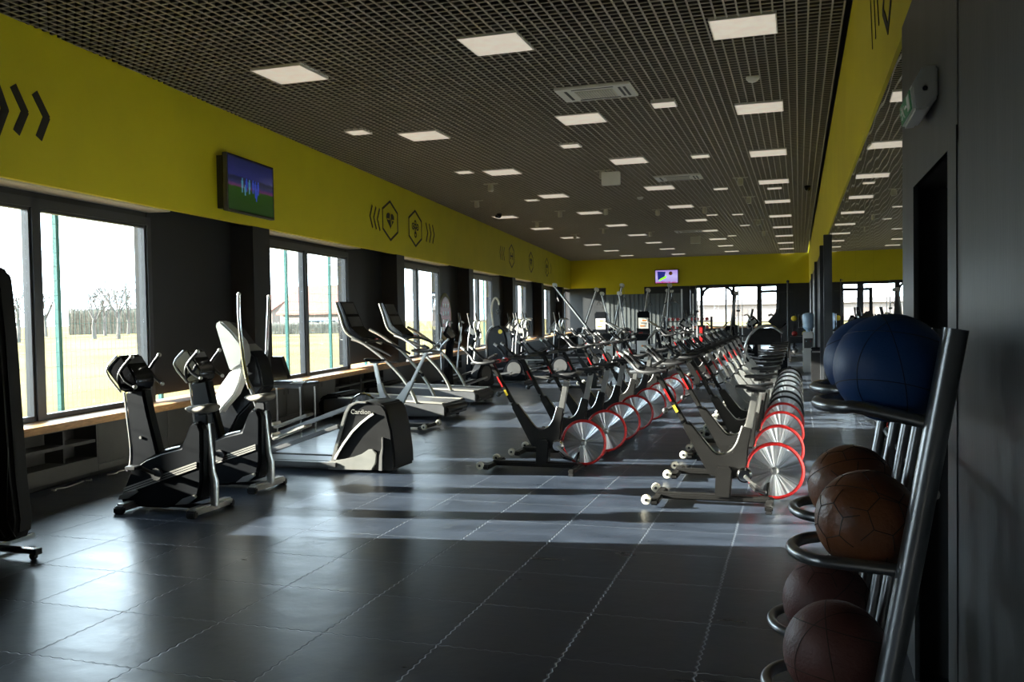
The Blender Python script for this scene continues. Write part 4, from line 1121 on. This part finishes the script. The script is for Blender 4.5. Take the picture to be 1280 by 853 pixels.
for yy, (a0_, a1_) in ((7.86, ((333, 566), (424, 533))), (8.36, ((333, 548), (440, 508)))):
    b = B(org); b.bar(PX(*a0_, yy), PX(*a1_, yy), .05, .045, bev=.008); b.build('pedal_arm', 'steel', t)
for yy, (a0_, a1_) in ((7.86, ((345, 548), (386, 532))), (8.36, ((346, 534), (388, 518)))):
    b = B(org); p0, p1 = PX(*a0_, yy), PX(*a1_, yy); b.bar(p0, p1, .16, .03, bev=.01); q = b.build('foot_pedal', 'grey_plastic', t)
    b = B(org); b.bar(p0 + V((0, 0, .02)), p0 + V((-.015, 0, .055)), .16, .03, bev=.006); b.build('toe_stop', 'white', q)
hp = [(-4.47, .03), (-4.46, .12), (-4.42, .25), (-4.36, .43), (-4.30, .60), (-4.25, .675), (-4.17, .70), (-3.98, .705), (-3.90, .685), (-3.85, .62), (-3.80, .42), (-3.775, .2), (-3.77, .05), (-3.80, .03)]
b = B(org); b.xz(hp, 7.87, 8.33, .05, 4); hs = b.build('rear_housing', 'housing', t)
hp2 = [(-4.475, .03), (-4.465, .12), (-4.425, .25), (-4.365, .43), (-4.305, .60), (-4.255, .68), (-4.17, .708), (-4.06, .708), (-4.06, .69), (-4.16, .688), (-4.23, .655), (-4.275, .58), (-4.33, .42), (-4.385, .25), (-4.42, .12), (-4.43, .03)]
for y0_, y1_ in ((7.855, 7.90), (8.30, 8.345)):
    b = B(org); b.xz(hp2, y0_, y1_, .006); b.build('housing_edge', 'silver', hs)
    b = B(org); b.xz([(-4.50, .02), (-4.50, .10), (-4.44, .115), (-4.33, .13), (-4.22, .155), (-4.12, .19), (-4.05, .235), (-4.0, .24), (-3.96, .20), (-3.97, .10), (-4.02, .03)], y0_ - .004, y1_ + .004, .006); b.build('lower_skirt', 'skirt', hs)
yb = 7.862
b = B(org)
sw = [(-4.42, .13), (-4.38, .20), (-4.31, .30), (-4.22, .41), (-4.12, .50), (-4.03, .565), (-3.985, .59)]
for (x0, z0), (x1, z1) in zip(sw, sw[1:]): b.bar((x0, yb, z0), (x1, yb, z1), .022, .02)
b.build('swoosh_stripe', 'white', hs)
b = B(org); b.xz([(-3.94, .03), (-3.93, .18), (-3.905, .25), (-3.90, .36), (-3.885, .36), (-3.885, .25), (-3.895, .17), (-3.90, .03)], 7.852, 7.9, .004); b.build('corner_trim', 'silver', hs)
Mx = Matrix.Translation(V((-4.125, yb - .001, .605)) - org) @ Matrix.Rotation(PI / 2, 4, 'X')
text_mesh('Cardion', .066, 'brand_lettering', 'grey_plastic', hs, Mx)

# ================================================================== TREADMILLS
def make_tread(label):
    y0, y1 = 12.12, 13.0; yc = (y0 + y1) / 2; org = V((-6.0, yc, 0))
    t = thing('treadmill', label, 'treadmill', org, 0, 'treadmills')
    b = B(org); b.xz([(-7.0, .05), (-7.0, .28), (-6.8, .30), (-5.02, .235), (-4.98, .2), (-4.98, .05)], y0, y1, .012); b.build('deck', 'deckside', t)
    for ya, yb_ in ((y0 + .005, y0 + .13), (y1 - .13, y1 - .005)):
        b = B(org); b.prism([(-6.75, ya, .303), (-5.02, ya, .24), (-5.02, yb_, .24), (-6.75, yb_, .303)], (0, 0, .012)); b.build('side_rail', 'deck', t)
    b = B(org); b.prism([(-6.7, y0 + .14, .302), (-5.0, y0 + .14, .239), (-5.0, y1 - .14, .239), (-6.7, y1 - .14, .302)], (0, 0, .006)); b.build('running_belt', 'belt', t)
    b = B(org); b.cyl((-4.99, yc, .14), .055, y1 - y0 - .1, 'Y', 14); b.build('rear_roller', 'black', t)
    b = B(org); b.box((-4.975, yc, .12), (.03, y1 - y0 - .03, .13), bev=.01)
    b.build('rear_cover', 'black', t)
    for yy in (y0 + .16, y1 - .2):
        b = B(org); b.cyl((-4.955, yy, .125), .03, .012, 'X', 12); b.build('roller_bolt', 'silver', t)
    b = B(org); b.xz([(-7.1, .04), (-7.12, .26), (-7.0, .36), (-6.78, .38), (-6.70, .31), (-6.70, .06)], y0 + .03, y1 - .03, .04, 3); b.build('motor_cover', 'shell', t)
    for yy, pts in ((y0 + .02, ((440, 424), (455, 430), (480, 449), (500, 469), (513, 487), (521, 498))), (y1 - .02, ((462, 412), (477, 420), (500, 437), (520, 459), (535, 480), (544, 494)))):
        P_ = [PX(x, y, yy) for x, y in pts]
        P_[-1].z = .25
        b = B(org); b.tube(P_, .026, 12, 4); b.build('curved_upright', 'silver', t)
    T0, T1, T2 = PX(420, 378, y0 + .2), PX(433, 413, y0 + .2), PX(452, 427, y0 + .2)
    pr_ = [(T0.x, T0.z), (T0.x + .05, T0.z + .01), (T1.x + .07, T1.z + .03), (T2.x + .02, T2.z + .05), (T2.x, T2.z - .02), (T1.x, T1.z - .05)]
    b = B(org); b.xz(pr_, y0 + .2, y1 - .2, .012); cs = b.build('console', 'gloss', t)
    for yy in (y0 + .19, y1 - .19):
        b = B(org); b.tube([V((T0.x, yy, T0.z)), V((T0.x * .5 + T1.x * .5 - .01, yy, (T0.z + T1.z) / 2)), V((T1.x, yy, T1.z - .03)), V((T2.x, yy, T2.z - .01)), V((T2.x + .1, yy, T2.z - .05))], .022, 10, 4); b.build('console_edge', 'silver', cs)
    e = V((T1.x + .07 - T0.x - .05, 0, T1.z + .03 - T0.z - .01)); p0 = V((T0.x + .05, 0, T0.z + .01)); nn = V((-e.z, 0, e.x)).normalized(); nn = nn if nn.x > 0 else -nn
    for v0, v1 in ((.06, .48), (.58, .95)):
        b = B(org); b.prism([p0 + e * v0 + V((0, yc - .19, 0)) + nn * .004, p0 + e * v1 + V((0, yc - .19, 0)) + nn * .004, p0 + e * v1 + V((0, yc + .19, 0)) + nn * .004, p0 + e * v0 + V((0, yc + .19, 0)) + nn * .004], nn * .004); b.build('display', 'dkgrey', cs)
    b = B(org)
    for yy in (y0 + .1, y1 - .1): b.tube([V((T2.x, yy, T2.z)), V((T2.x + .25, yy, T2.z - .08)), V((T2.x + .55, yy, T2.z - .22))], .018, 10, 3)
    b.tube([V((T2.x + .12, y0 + .1, T2.z - .02)), V((T2.x + .16, yc, T2.z + .0)), V((T2.x + .12, y1 - .1, T2.z - .02))], .018, 10, 3); b.build('handrail', 'black', t)
    b = B(org); b.box((T2.x + .14, yc, T2.z + .03), (.05, .07, .02), bev=.006); b.build('stop_button', 'red', t)
    for xx in (-6.9, -5.1):
        for yy in (y0 + .06, y1 - .06):
            b = B(org); b.cyl((xx, yy, .025), .03, .05, 'Z', 12); b.build('foot', 'black', t)
    return t
tm = make_tread('treadmill with a bare black console, standing just behind the elliptical housing')
o_ = tm.location
dup(tm, (o_.x - .29, o_.y + 2.1, 0), 'treadmill with silver edged console, second along the windows')
# small table with a monitor
org = V((-6.42, 10.2, 0))
t = thing('side_table', 'small black table with thin metal legs beside the worktop', 'table', org)
b = B(org); b.box((-6.4, 10.2, .69), (.68, .42, .03), bev=.005); b.build('table_top', 'black', t)
b = B(org); b.box((-6.4, 10.2, .655), (.6, .36, .03)); b.build('apron', 'dkgrey', t)
for xx in (-6.70, -6.12):
    for yy in (10.02, 10.38):
        b = B(org); b.tube([(xx, yy, .0), (xx, yy, .66)], .012, 8); b.build('leg', 'silver', t)
org = PX(346, 478, 10.2); org.z = .705
t = thing('laptop', 'open black laptop standing on the small table', 'laptop', org)
b = B(org); b.prism([PX(338, 446, 10.2), PX(351, 446, 10.2), PX(360, 474, 10.2), PX(340, 476, 10.2)], (-.01, .10, 0), .004); b.build('screen', 'gloss', t)
b = B(org); b.box((org.x + .12, 10.2, .712), (.26, .24, .014), bev=.004); b.build('keyboard', 'black', t)
org = V((-6.25, 10.12, .705))
b = B(org); b.box((-6.2, 10.15, .709), (.16, .2, .008), .3, 'Z', .001)
for i in range(3): b.box((-6.2, 10.15, .714 + .003 * i), (.155, .19, .002), .25 + .08 * i)
tag(b.build('paper_stack', 'white'), 'small stack of white paper lying on the table beside the laptop', 'paper')
# ================================================================== MACHINES FURTHER BACK
def make_cross(label, loc, rz=0, group='cross trainers in the rear half'):
    t = thing('cross_trainer', label, 'cross trainer', loc, rz, group)          # forward is -x
    b = B(); b.bar((-.85, 0, .05), (.75, 0, .05), .10, .07, bev=.012); b.build('base_beam', 'dkgrey', t)
    for x in (-.8, .72):
        b = B(); b.bar((x, -.3, .04), (x, .3, .04), .08, .06, bev=.012); b.build('stabilizer', 'dkgrey', t)
    b = B(); b.xz([(.15, .07), (.2, .35), (.34, .54), (.52, .58), (.66, .46), (.74, .25), (.76, .07)], -.11, .11, .03, 3); b.build('flywheel_housing', 'shell', t)
    b = B(); b.xz([(-.72, .07), (-.70, .5), (-.62, .95), (-.52, 1.12), (-.44, 1.08), (-.52, .9), (-.56, .5), (-.52, .07)], -.07, .07, .02, 3); b.build('mast', 'shell', t)
    b = B(); b.bar((-.62, 0, 1.08), (-.48, 0, 1.26), .34, .05, (0, 1, 0), .012); cs = b.build('console', 'gloss', t)
    b = B(); b.bar((-.585, 0, 1.13), (-.515, 0, 1.22), .24, .056, (0, 1, 0)); b.build('display', 'grey_plastic', cs)
    b = B(); b.tube([(-.5, -.05, 1.02), (-.42, -.14, 1.0), (-.40, -.16, 1.12), (-.45, -.16, 1.32), (-.40, -.16, 1.42), (-.30, -.15, 1.40)], .018, 8, 4); b.tube([(-.5, .05, 1.02), (-.42, .14, 1.0), (-.40, .16, 1.12), (-.45, .16, 1.32), (-.40, .16, 1.42), (-.30, .15, 1.40)], .018, 8, 4); b.build('fixed_handlebar', 'silver', t)
    for sg in (-1, 1):
        b = B(); b.tube([(-.60, sg * .2, .45), (-.56, sg * .24, 1.0), (-.50, sg * .25, 1.3), (-.56, sg * .25, 1.58)], .017, 8, 4); q = b.build('arm_pole', 'steel', t)
        b = B(); b.tube([(-.505, sg * .25, 1.32), (-.56, sg * .25, 1.59)], .022, 8); b.build('grip', 'black', q)
        b = B(); b.bar((-.6, sg * .2, .16 + .05 * sg), (.42, sg * .16, .32 + .06 * sg), .05, .04, bev=.008); b.build('pedal_arm', 'steel', t)
        b = B(); b.bar((-.42, sg * .2, .24 + .05 * sg), (-.06, sg * .19, .29 + .05 * sg), .15, .03, bev=.01); b.build('foot_pedal', 'black', t)
    b = B(); b.cyl((.46, 0, .33), .16, .235, 'Y', 24); b.build('crank_disc', 'dkgrey', t)
    return t
cr_ = make_cross('cross trainer with tall silver hook handles behind the second treadmill', (-6.45, 17, 0), 1.25)
for loc, rz, lab in (((-6.5, 18.9, 0), 0, 'cross trainer standing between the hook handled one and the looped tower'),
                     ((-5.75, 20.1, 0), 0, 'cross trainer in the open floor between the bike row and the windows, first'),
                     ((-5.1, 21.1, 0), 0, 'cross trainer in the open floor between the bike row and the windows, second'),
                     ((-2.6, 26.3, 0), 0, 'cross trainer facing the windows behind the low placard machines'),
                     ((-7.0, 23.3, 0), 0, 'cross trainer just before the weight machine nearest the windows'),
                     ((-7.6, 25.2, 0), 0, 'cross trainer beside the windows just past the looped rope tower'),
                     ((-7.9, 27.4, 0), 0, 'cross trainer beside the windows, second past the looped rope tower'),
                     ((-1.05, 24.2, 0), PI, 'cross trainer in front of the far windows, beside the arched machine'),
                     ((-1.9, 28.2, 0), PI, 'cross trainer standing in front of the tall cable cage'),
                     ((-1.2, 28.8, 0), PI, 'cross trainer deep in the room near the mirror wall pillars')):
    dup(cr_, loc, lab, rotz=rz)
# rope tower with a loop on top
org = V((-7.3, 21.5, 0))
t = thing('rope_trainer', 'black rounded tower machine with a tall silver loop on top, near the windows', 'rope machine', org)
b = B(org); b.xz([(-7.56, .04), (-7.57, .9), (-7.52, 1.12), (-7.40, 1.25), (-7.25, 1.28), (-7.08, 1.15), (-7.02, .9), (-7.0, .04)], 21.32, 21.68, .04, 3); h_ = b.build('tower_housing', 'shell', t)
b = B(org); b.tube([(-7.565, 21.31, .06), (-7.575, 21.31, .9), (-7.52, 21.31, 1.13), (-7.40, 21.31, 1.265)], .022, 8, 4); b.build('silver_edge', 'silver', h_)
b = B(org); b.tube([(-7.44, 21.5, 1.2), (-7.48, 21.5, 1.6), (-7.46, 21.5, 1.85), (-7.38, 21.5, 1.98), (-7.30, 21.5, 1.90), (-7.28, 21.5, 1.80)], .026, 10, 5); b.build('loop_bar', 'offwhite', t)
b = B(org); b.sphere((-7.30, 21.5, 1.62), .07, 14); b.tube([(-7.28, 21.5, 1.8), (-7.30, 21.5, 1.62), (-7.26, 21.5, 1.26)], .014, 8); b.build('rope', 'dkgrey', t)
b = B(org); b.cyl((-7.2, 21.315, 1.12), .055, .01, 'Y', 18); b.build('yellow_badge', 'yellow_label', h_)
b = B(org); b.bar((-7.3, 21.1, .04), (-7.3, 22.2, .04), .5, .06, bev=.015); b.build('base', 'dkgrey', t)
# stack towers with white instruction placards
def stack_tower(loc, label, h=1.55, pz=(1.1, 1.4), rz=0.0):
    t = thing('weight_machine', label, 'weight machine', loc, rz, 'weight machines with white placards')
    b = B(); b.box((0, 0, h / 2 + .03), (.34, .26, h), bev=.03); sh = b.build('weight_shroud', 'shell', t)
    b = B(); b.box((0, -.134, (pz[0] + pz[1]) / 2), (.27, .008, pz[1] - pz[0])); q = b.build('placard', 'white', t)
    for i in range(3):
        b = B(); b.box((-.03 + .03 * i, -.139, pz[0] + (pz[1] - pz[0]) * (.25 + .25 * i)), (.12, .003, .035)); b.build('printed_figure', 'orange' if i != 1 else 'grey_plastic', q)
    b = B(); b.bar((-.1, 0, .03), (.92, 0, .03), .5, .06, bev=.015); b.build('base', 'dkgrey', t)
    b = B(); b.bar((.2, 0, .06), (.45, 0, .75), .07, .07, bev=.01); b.bar((.45, 0, .40), (.85, 0, .44), .07, .06, bev=.01); b.build('seat_frame', 'silver', t)
    b = B(); b.box((.72, 0, .50), (.4, .34, .08), bev=.03); b.build('seat', 'vinyl', t)
    b = B(); b.bar((.44, 0, .62), (.36, 0, 1.05), .32, .08, (1, 0, 0), .03); b.build('backrest', 'vinyl', t)
    for sg in (-1, 1):
        b = B(); b.tube([(.1, sg * .2, h * .85), (.38, sg * .32, 1.15), (.62, sg * .3, 1.0), (.82, sg * .28, 1.02)], .02, 8, 4); q = b.build('lever_arm', 'silver', t)
        b = B(); b.tube([(.70, sg * .29, 1.005), (.83, sg * .28, 1.02)], .026, 8); b.build('grip', 'red' if sg > 0 else 'black', q)
    return t
st = stack_tower((-5.18, 24.1, 0), 'black weight machine carrying a white placard, standing closest to the window side')
dup(st, (-4.1, 24.6, 0), 'black weight machine with white placard beside a leaning boom, in the middle', rotz=.1)
st2 = stack_tower((-4.62, 22.3, 0), 'low weight machine with tall white and orange placard, window side of the pair', 1.0, (.35, .86))
dup(st2, (-3.62, 21.6, 0), 'low weight machine with tall white and orange placard, middle aisle side of the pair', rotz=.05)
# adjustable boom cable machines
def boom(loc, tip, label, rz=0.0, lean=None):
    t = thing('cable_machine', label, 'cable machine', loc, rz, 'cable machines with long booms')
    tip = V(tip)
    b = B(); b.bar((-.45, 0, .035), (.45, 0, .035), .6, .07, bev=.02); b.build('base', 'dkgrey', t)
    b = B(); b.box((0, .12, .55), (.3, .28, 1.02), bev=.04); sh = b.build('weight_shroud', 'shell', t)
    b = B(); b.box((0, -.025, .7), (.16, .01, .4), bev=.003); b.build('placard', 'grey_plastic', sh)
    b = B(); b.bar((0, 0, .75), tip, .085, .075, bev=.01); b.build('boom', 'black', t)
    b = B(); b.bar(V((0, -.045, .75)), tip + V((0, -.045, 0)), .012, .03); b.build('boom_scale', 'silver', t)
    b = B(); b.cyl(tip + V((.02, 0, .03)), .075, .05, 'Y', 18); b.box(tip + V((0, 0, .05)), (.12, .09, .10), .4, 'Y', .02); hd = b.build('pulley_head', 'white', t)
    b = B(); b.tube([tip + V((.07, 0, .0)), tip + V((.09, 0, -.35))], .005, 6); b.build('cable', 'black', t)
    b = B(); b.tube([tip + V((.09, 0, -.35)), tip + V((.03, -.05, -.47)), tip + V((.15, -.05, -.47)), tip + V((.09, 0, -.35))], .01, 6); b.build('hand_grip', 'black', t)
    b = B(); b.cyl((0, -.05, .78), .06, .06, 'Y', 16); b.build('pivot', 'chrome', t)
    return t
boom((-5.75, 26, 0), (-1.28, 0, 2.38), 'cable machine with black boom leaning far over towards the windows')
boom((-5.68, 28, 0), (.32, 0, 2.38), 'cable machine with nearly upright boom left of the lower green panel edge')
boom((-5.05, 26.9, 0), (-.18, 0, 2.1), 'cable machine with short leaning boom just beside the nearly upright one')
boom((-5.1, 30, 0), (.25, 0, 2.26), 'cable machine with upright boom under the television, window side')
boom((-4.72, 31.6, 0), (.30, 0, 2.26), 'cable machine with upright boom under the television, centre')
boom((-4.0, 28.2, 0), (.12, 0, 2.35), 'cable machine with upright boom standing against the tall black tower')
boom((-7.0, 29.2, 0), (.55, 0, 2.3), 'cable machine with boom leaning away from the windows, farthest along the side wall')
boom((-6.3, 31.0, 0), (-.35, 0, 2.2), 'cable machine standing before the smooth grey part of the far wall')
boom((-2.2, 30.6, 0), (.2, 0, 2.1), 'cable machine with short boom just in front of the cable cage')
# tall black pulley tower
t = thing('pulley_tower', 'tall thick black pulley tower standing alone in the middle of the room', 'pulley tower', (-3.55, 30, 0))
b = B(); b.box((0, 0, 1.20), (.24, .22, 2.4), bev=.02); b.build('column', 'black', t)
b = B(); b.bar((-.155, -.08, .1), (-.155, -.08, 2.3), .05, .05, (1, 0, 0)); b.build('guide_rail', 'silver', t)
b = B(); b.box((0, 0, .04), (.9, .9, .08), bev=.02); b.build('base', 'dkgrey', t)
b = B(); b.bar((-.6, 0, 2.33), (.3, 0, 2.33), .1, .1, bev=.015); b.build('top_beam', 'black', t)
b = B(); b.cyl((-.5, 0, 2.26), .07, .05, 'Y', 16); b.build('pulley', 'white', t)
b = B(); b.tube([(-.5, 0, 2.2), (-.5, 0, 1.9)], .006, 6); b.tube([(-.75, 0, 1.82), (-.6, 0, 1.9), (-.4, 0, 1.9), (-.25, 0, 1.82)], .016, 8, 3); b.build('pulldown_bar', 'chrome', t)
# dumbbell rack
t = thing('dumbbell_rack', 'two tier black rack holding red dumbbells beyond the pulley tower', 'dumbbell rack', (-4.0, 34, 0))
for z in (.88, 1.18):
    b = B(); b.bar((-.85, -.11, z), (.85, -.11, z), .05, .04); b.bar((-.85, .13, z), (.85, .13, z), .05, .04); b.build('shelf', 'black', t)
for x in (-.88, .88):
    b = B(); b.bar((x, .15, .02), (x, .05, 1.35), .06, .08, bev=.01); b.bar((x, -.35, .03), (x, .35, .03), .06, .06, bev=.01); b.build('side_frame', 'black', t)
db = None; k = 0
for zi, z in enumerate((.965, 1.265)):
    for i in range(9):
        loc = (-4.0 - .72 + .18 * i, 34.01, z)
        lab = 'red headed dumbbell on the %s tier of the rack, %s along from the window side' % (('lower', 'upper')[zi], ORD[i])
        if db is None:
            db = thing('dumbbell', lab, 'dumbbell', loc, 0, 'red dumbbells on the rack')
            b = B(); b.cyl((0, 0, 0), .016, .3, 'Y', 10); b.build('handle', 'chrome', db)
            for sg in (-1, 1):
                b = B(); b.lathe([(0, -.045), (.05, -.045), (.06, -.035), (.06, .035), (.05, .045), (0, .045)], (0, sg * .12, 0), 'Y', 12); b.build('head', 'redrub', db)
        else: dup(db, loc, lab)
# cable cage in front of the far windows
t = thing('cable_cage', 'tall black double cable cage standing in front of the far windows', 'cable machine', (-2.8, 33, 0))
for sg in (-1, 1):
    x = sg * .57
    b = B(); b.box((x, 0, 1.24), (.10, .14, 2.44), bev=.012); b.build('upright', 'black', t)
    b = B(); b.tube([(x + sg * .16, -.06, .1), (x + sg * .16, -.06, 2.35)], .022, 8); b.tube([(x + sg * .30, -.06, .1), (x + sg * .30, -.06, 2.2)], .016, 8); b.build('guide_rod', 'silver', t)
    b = B(); b.box((x, -.02, .55), (.26, .2, 1.0), bev=.02); sk = b.build('weight_stack', 'black', t)
    b = B(); b.box((x - .02, -.125, .72), (.10, .01, .55)); b.build('stack_strip', 'red' if sg < 0 else 'dkgrey', sk)
    b = B(); b.box((x + sg * .16, -.1, 1.55), (.14, .1, .07), bev=.01); b.build('carriage', 'black', t)
    b = B(); b.tube([(x + sg * .16, -.14, 1.5), (x + sg * .16 - .1, -.3, 1.25), (x - sg * .25, -.25, 1.1)], .008, 6, 3); b.tube([(x - sg * .20, -.25, 1.14), (x - sg * .36, -.25, .98)], .02, 8); b.build('cable_handle', 'black', t)
    b = B(); b.tube([(x - sg * .04, 0, 2.12), (x - sg * .1, 0, 2.3), (x - sg * .28, 0, 2.42)], .045, 8, 4); b.build('corner_brace', 'black', t)
    b = B(); b.box((x, 0, .04), (.25, 1.1, .08), bev=.015); b.build('foot', 'dkgrey', t)
b = B(); b.bar((-.75, 0, 2.46), (.75, 0, 2.46), .14, .10, bev=.012); b.build('top_beam', 'black', t)
b = B(); b.bar((-.4, 0, 2.40), (.4, 0, 2.40), .05, .03); b.build('beam_label', 'red', t)
# arched machine
t = thing('arched_trainer', 'low machine with a big silver arch and dark panel, past the mirror side bikes', 'exercise machine', (-.75, 20.2, 0))
for yy in (-.3, .3):
    b = B(); b.tube([(-.42, yy, .04), (-.40, yy, .55), (-.30, yy, .95), (-.08, yy, 1.18), (.2, yy, 1.20), (.42, yy, 1.05)], .026, 10, 5); b.build('arch_tube', 'silver', t)
b = B(); b.prism([(-.36, -.28, .80), (-.27, -.28, .98), (-.07, -.28, 1.15), (.2, -.28, 1.17), (.38, -.28, 1.04), (.40, -.28, .80)], (0, .56, 0), .02); b.build('hood', 'gloss', t)
b = B(); b.bar((-.45, 0, .05), (.5, 0, .05), .66, .08, bev=.02); b.build('base', 'dkgrey', t)
b = B(); b.xz([(.28, .08), (.3, .7), (.38, .82), (.5, .7), (.52, .08)], -.2, .2, .03); b.build('rear_housing', 'shell', t)
b = B(); b.bar((.22, 0, 1.2), (.4, 0, 1.42), .3, .05, (0, 1, 0), .012); b.build('console', 'black', t)
b = B(); b.bar((-.2, 0, .42), (.28, 0, .30), .22, .05, bev=.015); b.build('step', 'black', t)
# squat rack with plates and a tall pole
t = thing('squat_rack', 'black squat rack loaded with plates in front of the dark far wall', 'squat rack', (-.70, 32, 0))
for x in (-.62, .55):
    for y in (-.5, .5):
        b = B(); b.box((x, y, 1.12), (.07, .07, 2.24), bev=.008); b.build('upright', 'black', t)
for y in (-.5, .5):
    b = B(); b.bar((-.62, y, 2.2), (.55, y, 2.2), .07, .07); b.build('cross_beam', 'black', t)
    b = B(); b.bar((-.62, y, .06), (.55, y, .06), .07, .07); b.build('floor_beam', 'black', t)
b = B(); b.tube([(-.95, -.56, 1.15), (.9, -.56, 1.15)], .014, 8); b.build('barbell', 'chrome', t)
for i, x in enumerate((-.86, -.78, .72, .80)):
    b = B(); b.lathe([(.03, -.03), (.2, -.03), (.22, -.015), (.22, .015), (.2, .03), (.03, .03)], (x, -.56, 1.15), 'X', 24); b.build('weight_plate', 'black' if i % 3 else 'dkgrey', t)
# rack of small gear with yellow pieces
t = thing('storage_rack', 'dark storage rack with hanging gear beside the mirror wall', 'storage rack', (.02, 27.5, 0))
for x in (-.28, .28):
    b = B(); b.bar((x, 0, .02), (x, 0, 1.35), .05, .05); b.bar((x, -.25, .03), (x, .25, .03), .05, .05); b.build('side_post', 'black', t)
for z in (.25, .75, 1.2):
    b = B(); b.box((0, 0, z), (.56, .32, .025)); b.build('shelf', 'black', t)
kb = None
for i, (x, z, m) in enumerate(((-.15, 1.213, 'yellow_label'), (.14, 1.213, 'dkgrey'), (-.14, .763, 'redrub'), (.15, .763, 'yellow_label'), (-.13, .263, 'dkgrey'), (.15, .263, 'dkgrey'))):
    lab = ['yellow kettlebell on the top shelf of the storage rack', 'grey kettlebell on the top shelf of the storage rack', 'red kettlebell on the middle shelf of the storage rack', 'yellow kettlebell on the middle shelf of the storage rack', 'grey kettlebell on the bottom shelf, window side', 'grey kettlebell on the bottom shelf, mirror side'][i]
    loc = (.02 + x, 27.5, z)
    if kb is None:
        kb = thing('kettlebell', lab, 'kettlebell', loc, 0, 'kettlebells on the storage rack')
        b = B(); b.sphere((0, 0, .08), .085, 16, (1, 1, .94)); b.build('bell', m, kb)
        b = B(); b.tube([(-.05, 0, .14), (-.055, 0, .2), (0, 0, .235), (.055, 0, .2), (.05, 0, .14)], .014, 8, 4); b.build('grip', 'black', kb)
    else: dup(kb, loc, lab, swap={'bell': m})
t = thing('pole', 'thin tall dark pole standing free in front of the dark far wall', 'pole', (-.33, 30.2, 0))
b = B(); b.tube([(0, 0, 0), (0, 0, 2.45)], .03, 10); b.build('shaft', 'dkgrey', t)
b = B(); b.sphere((0, 0, 2.47), .05, 10); b.build('pole_cap', 'black', t)
b = B(); b.lathe([(.25, 0), (.25, .02), (.05, .04), (0, .04)], (0, 0, 0)); b.build('base_plate', 'black', t)
# benches
def bench(loc, rz, label):
    t = thing('weight_bench', label, 'bench', loc, rz, 'flat black benches')
    b = B(); b.box((0, 0, .44), (1.15, .3, .07), bev=.025); b.build('pad', 'vinyl', t)
    b = B(); b.bar((-.5, 0, .38), (.5, 0, .38), .06, .05, bev=.008); b.build('spine', 'silver', t)
    for x in (-.45, .45):
        b = B(); b.bar((x, 0, .38), (x, 0, .05), .05, .05, (1, 0, 0)); b.bar((x, -.25, .025), (x, .25, .025), .06, .05, bev=.008); b.build('leg', 'silver', t)
    return t
bn = bench((-6.2, 21.8, 0), .1, 'flat black bench on silver legs near the looped rope tower')
dup(bn, (-5.6, 23.0, 0), 'flat black bench on silver legs in front of the weight machine with placard', rotz=.05)
dup(bn, (-2.35, 23.2, 0), 'flat black bench on silver legs in the middle aisle before the cable cage', rotz=1.3)
# water dispenser and bin
t = thing('water_dispenser', 'white water dispenser with blue bottle standing against the pillar', 'water dispenser', (.22, 23.1, 0))
b = B(); b.box((0, 0, .5), (.26, .3, 1.0), bev=.02); b.build('body', 'white', t)
b = B(); b.box((.0, -.153, .72), (.20, .01, .24), bev=.003); b.build('tap_recess', 'dkgrey', t)
for x in (-.05, .05):
    b = B(); b.cyl((x, -.17, .77), .014, .05, 'Y', 8); b.build('tap', 'bluewater' if x < 0 else 'red', t)
b = B(); b.lathe([(.05, .0), (.06, .04), (.13, .10), (.135, .14), (.128, .18), (.135, .22), (.135, .40), (.12, .44), (.05, .47), (0, .475)], (0, 0, 1.0), n=20); b.build('water_bottle', 'bluewater', t)
t = thing('waste_bin', 'black square waste bin between the water dispenser and the mirrors', 'bin', (.34, 19.7, 0))
b = B(); b.box((0, 0, .36), (.2, .3, .7), bev=.02); b.build('body', 'black', t)
b = B(); b.box((0, 0, .73), (.21, .32, .05), bev=.015); b.build('lid', 'gloss', t)
b = B(); b.box((0, -.152, .66), (.16, .006, .03)); b.build('flap', 'silver', t)
# ================================================================== LIGHT
w = bpy.data.worlds.new('winter_sky'); SC.world = w; w.use_nodes = True
bg = w.node_tree.nodes['Background']
bg.inputs['Color'].default_value = (0.72, 0.86, 1.0, 1); bg.inputs['Strength'].default_value = 9.0
sd = bpy.data.lights.new('sun', 'SUN'); sun = bpy.data.objects.new('sun', sd); COL.objects.link(sun)
AZ, EL = math.radians(9.3), math.radians(14.0)
dv = V((math.cos(EL) * math.cos(AZ), math.cos(EL) * math.sin(AZ), -math.sin(EL)))
sun.rotation_euler = dv.to_track_quat('-Z', 'Y').to_euler(); sun.location = (-30, 0, 12)
sd.energy = 45; sd.color = (1.0, 0.93, 0.82); sd.angle = math.radians(0.53)
def portal(name, c, u, v_, nrm):
    ld = bpy.data.lights.new(name, 'AREA'); ld.shape = 'RECTANGLE'; ld.size = u; ld.size_y = v_; ld.cycles.is_portal = True
    o = bpy.data.objects.new(name, ld); COL.objects.link(o); o.location = c
    o.rotation_euler = V(nrm).to_track_quat('-Z', 'Z').to_euler()
for k in range(7):
    a = A0 + PER * k; e = min(a + WW, S_END - .1)
    portal('window_portal', W((a + e) / 2, .36, 1.7), e - a, 2.05, -WN)
portal('window_portal', W(-7.25, .36, 1.7), 1.3, 2.05, -WN)  # portal of the unseen window added for the ball rack
portal('window_portal', (-2.83, YB + .1, 1.75), 3.94, 1.98, (0, -1, 0))
SC.view_settings.view_transform = 'Standard'; SC.view_settings.look = 'None'; SC.view_settings.gamma = 1.0; SC.view_settings.use_curve_mapping = False
SC.view_settings.exposure = 0.74
SC.cycles.use_denoising = True
SC.cycles.max_bounces = 8; SC.cycles.diffuse_bounces = 5; SC.cycles.glossy_bounces = 4; SC.cycles.transparent_max_bounces = 12
SC.cycles.sample_clamp_indirect = 8.0
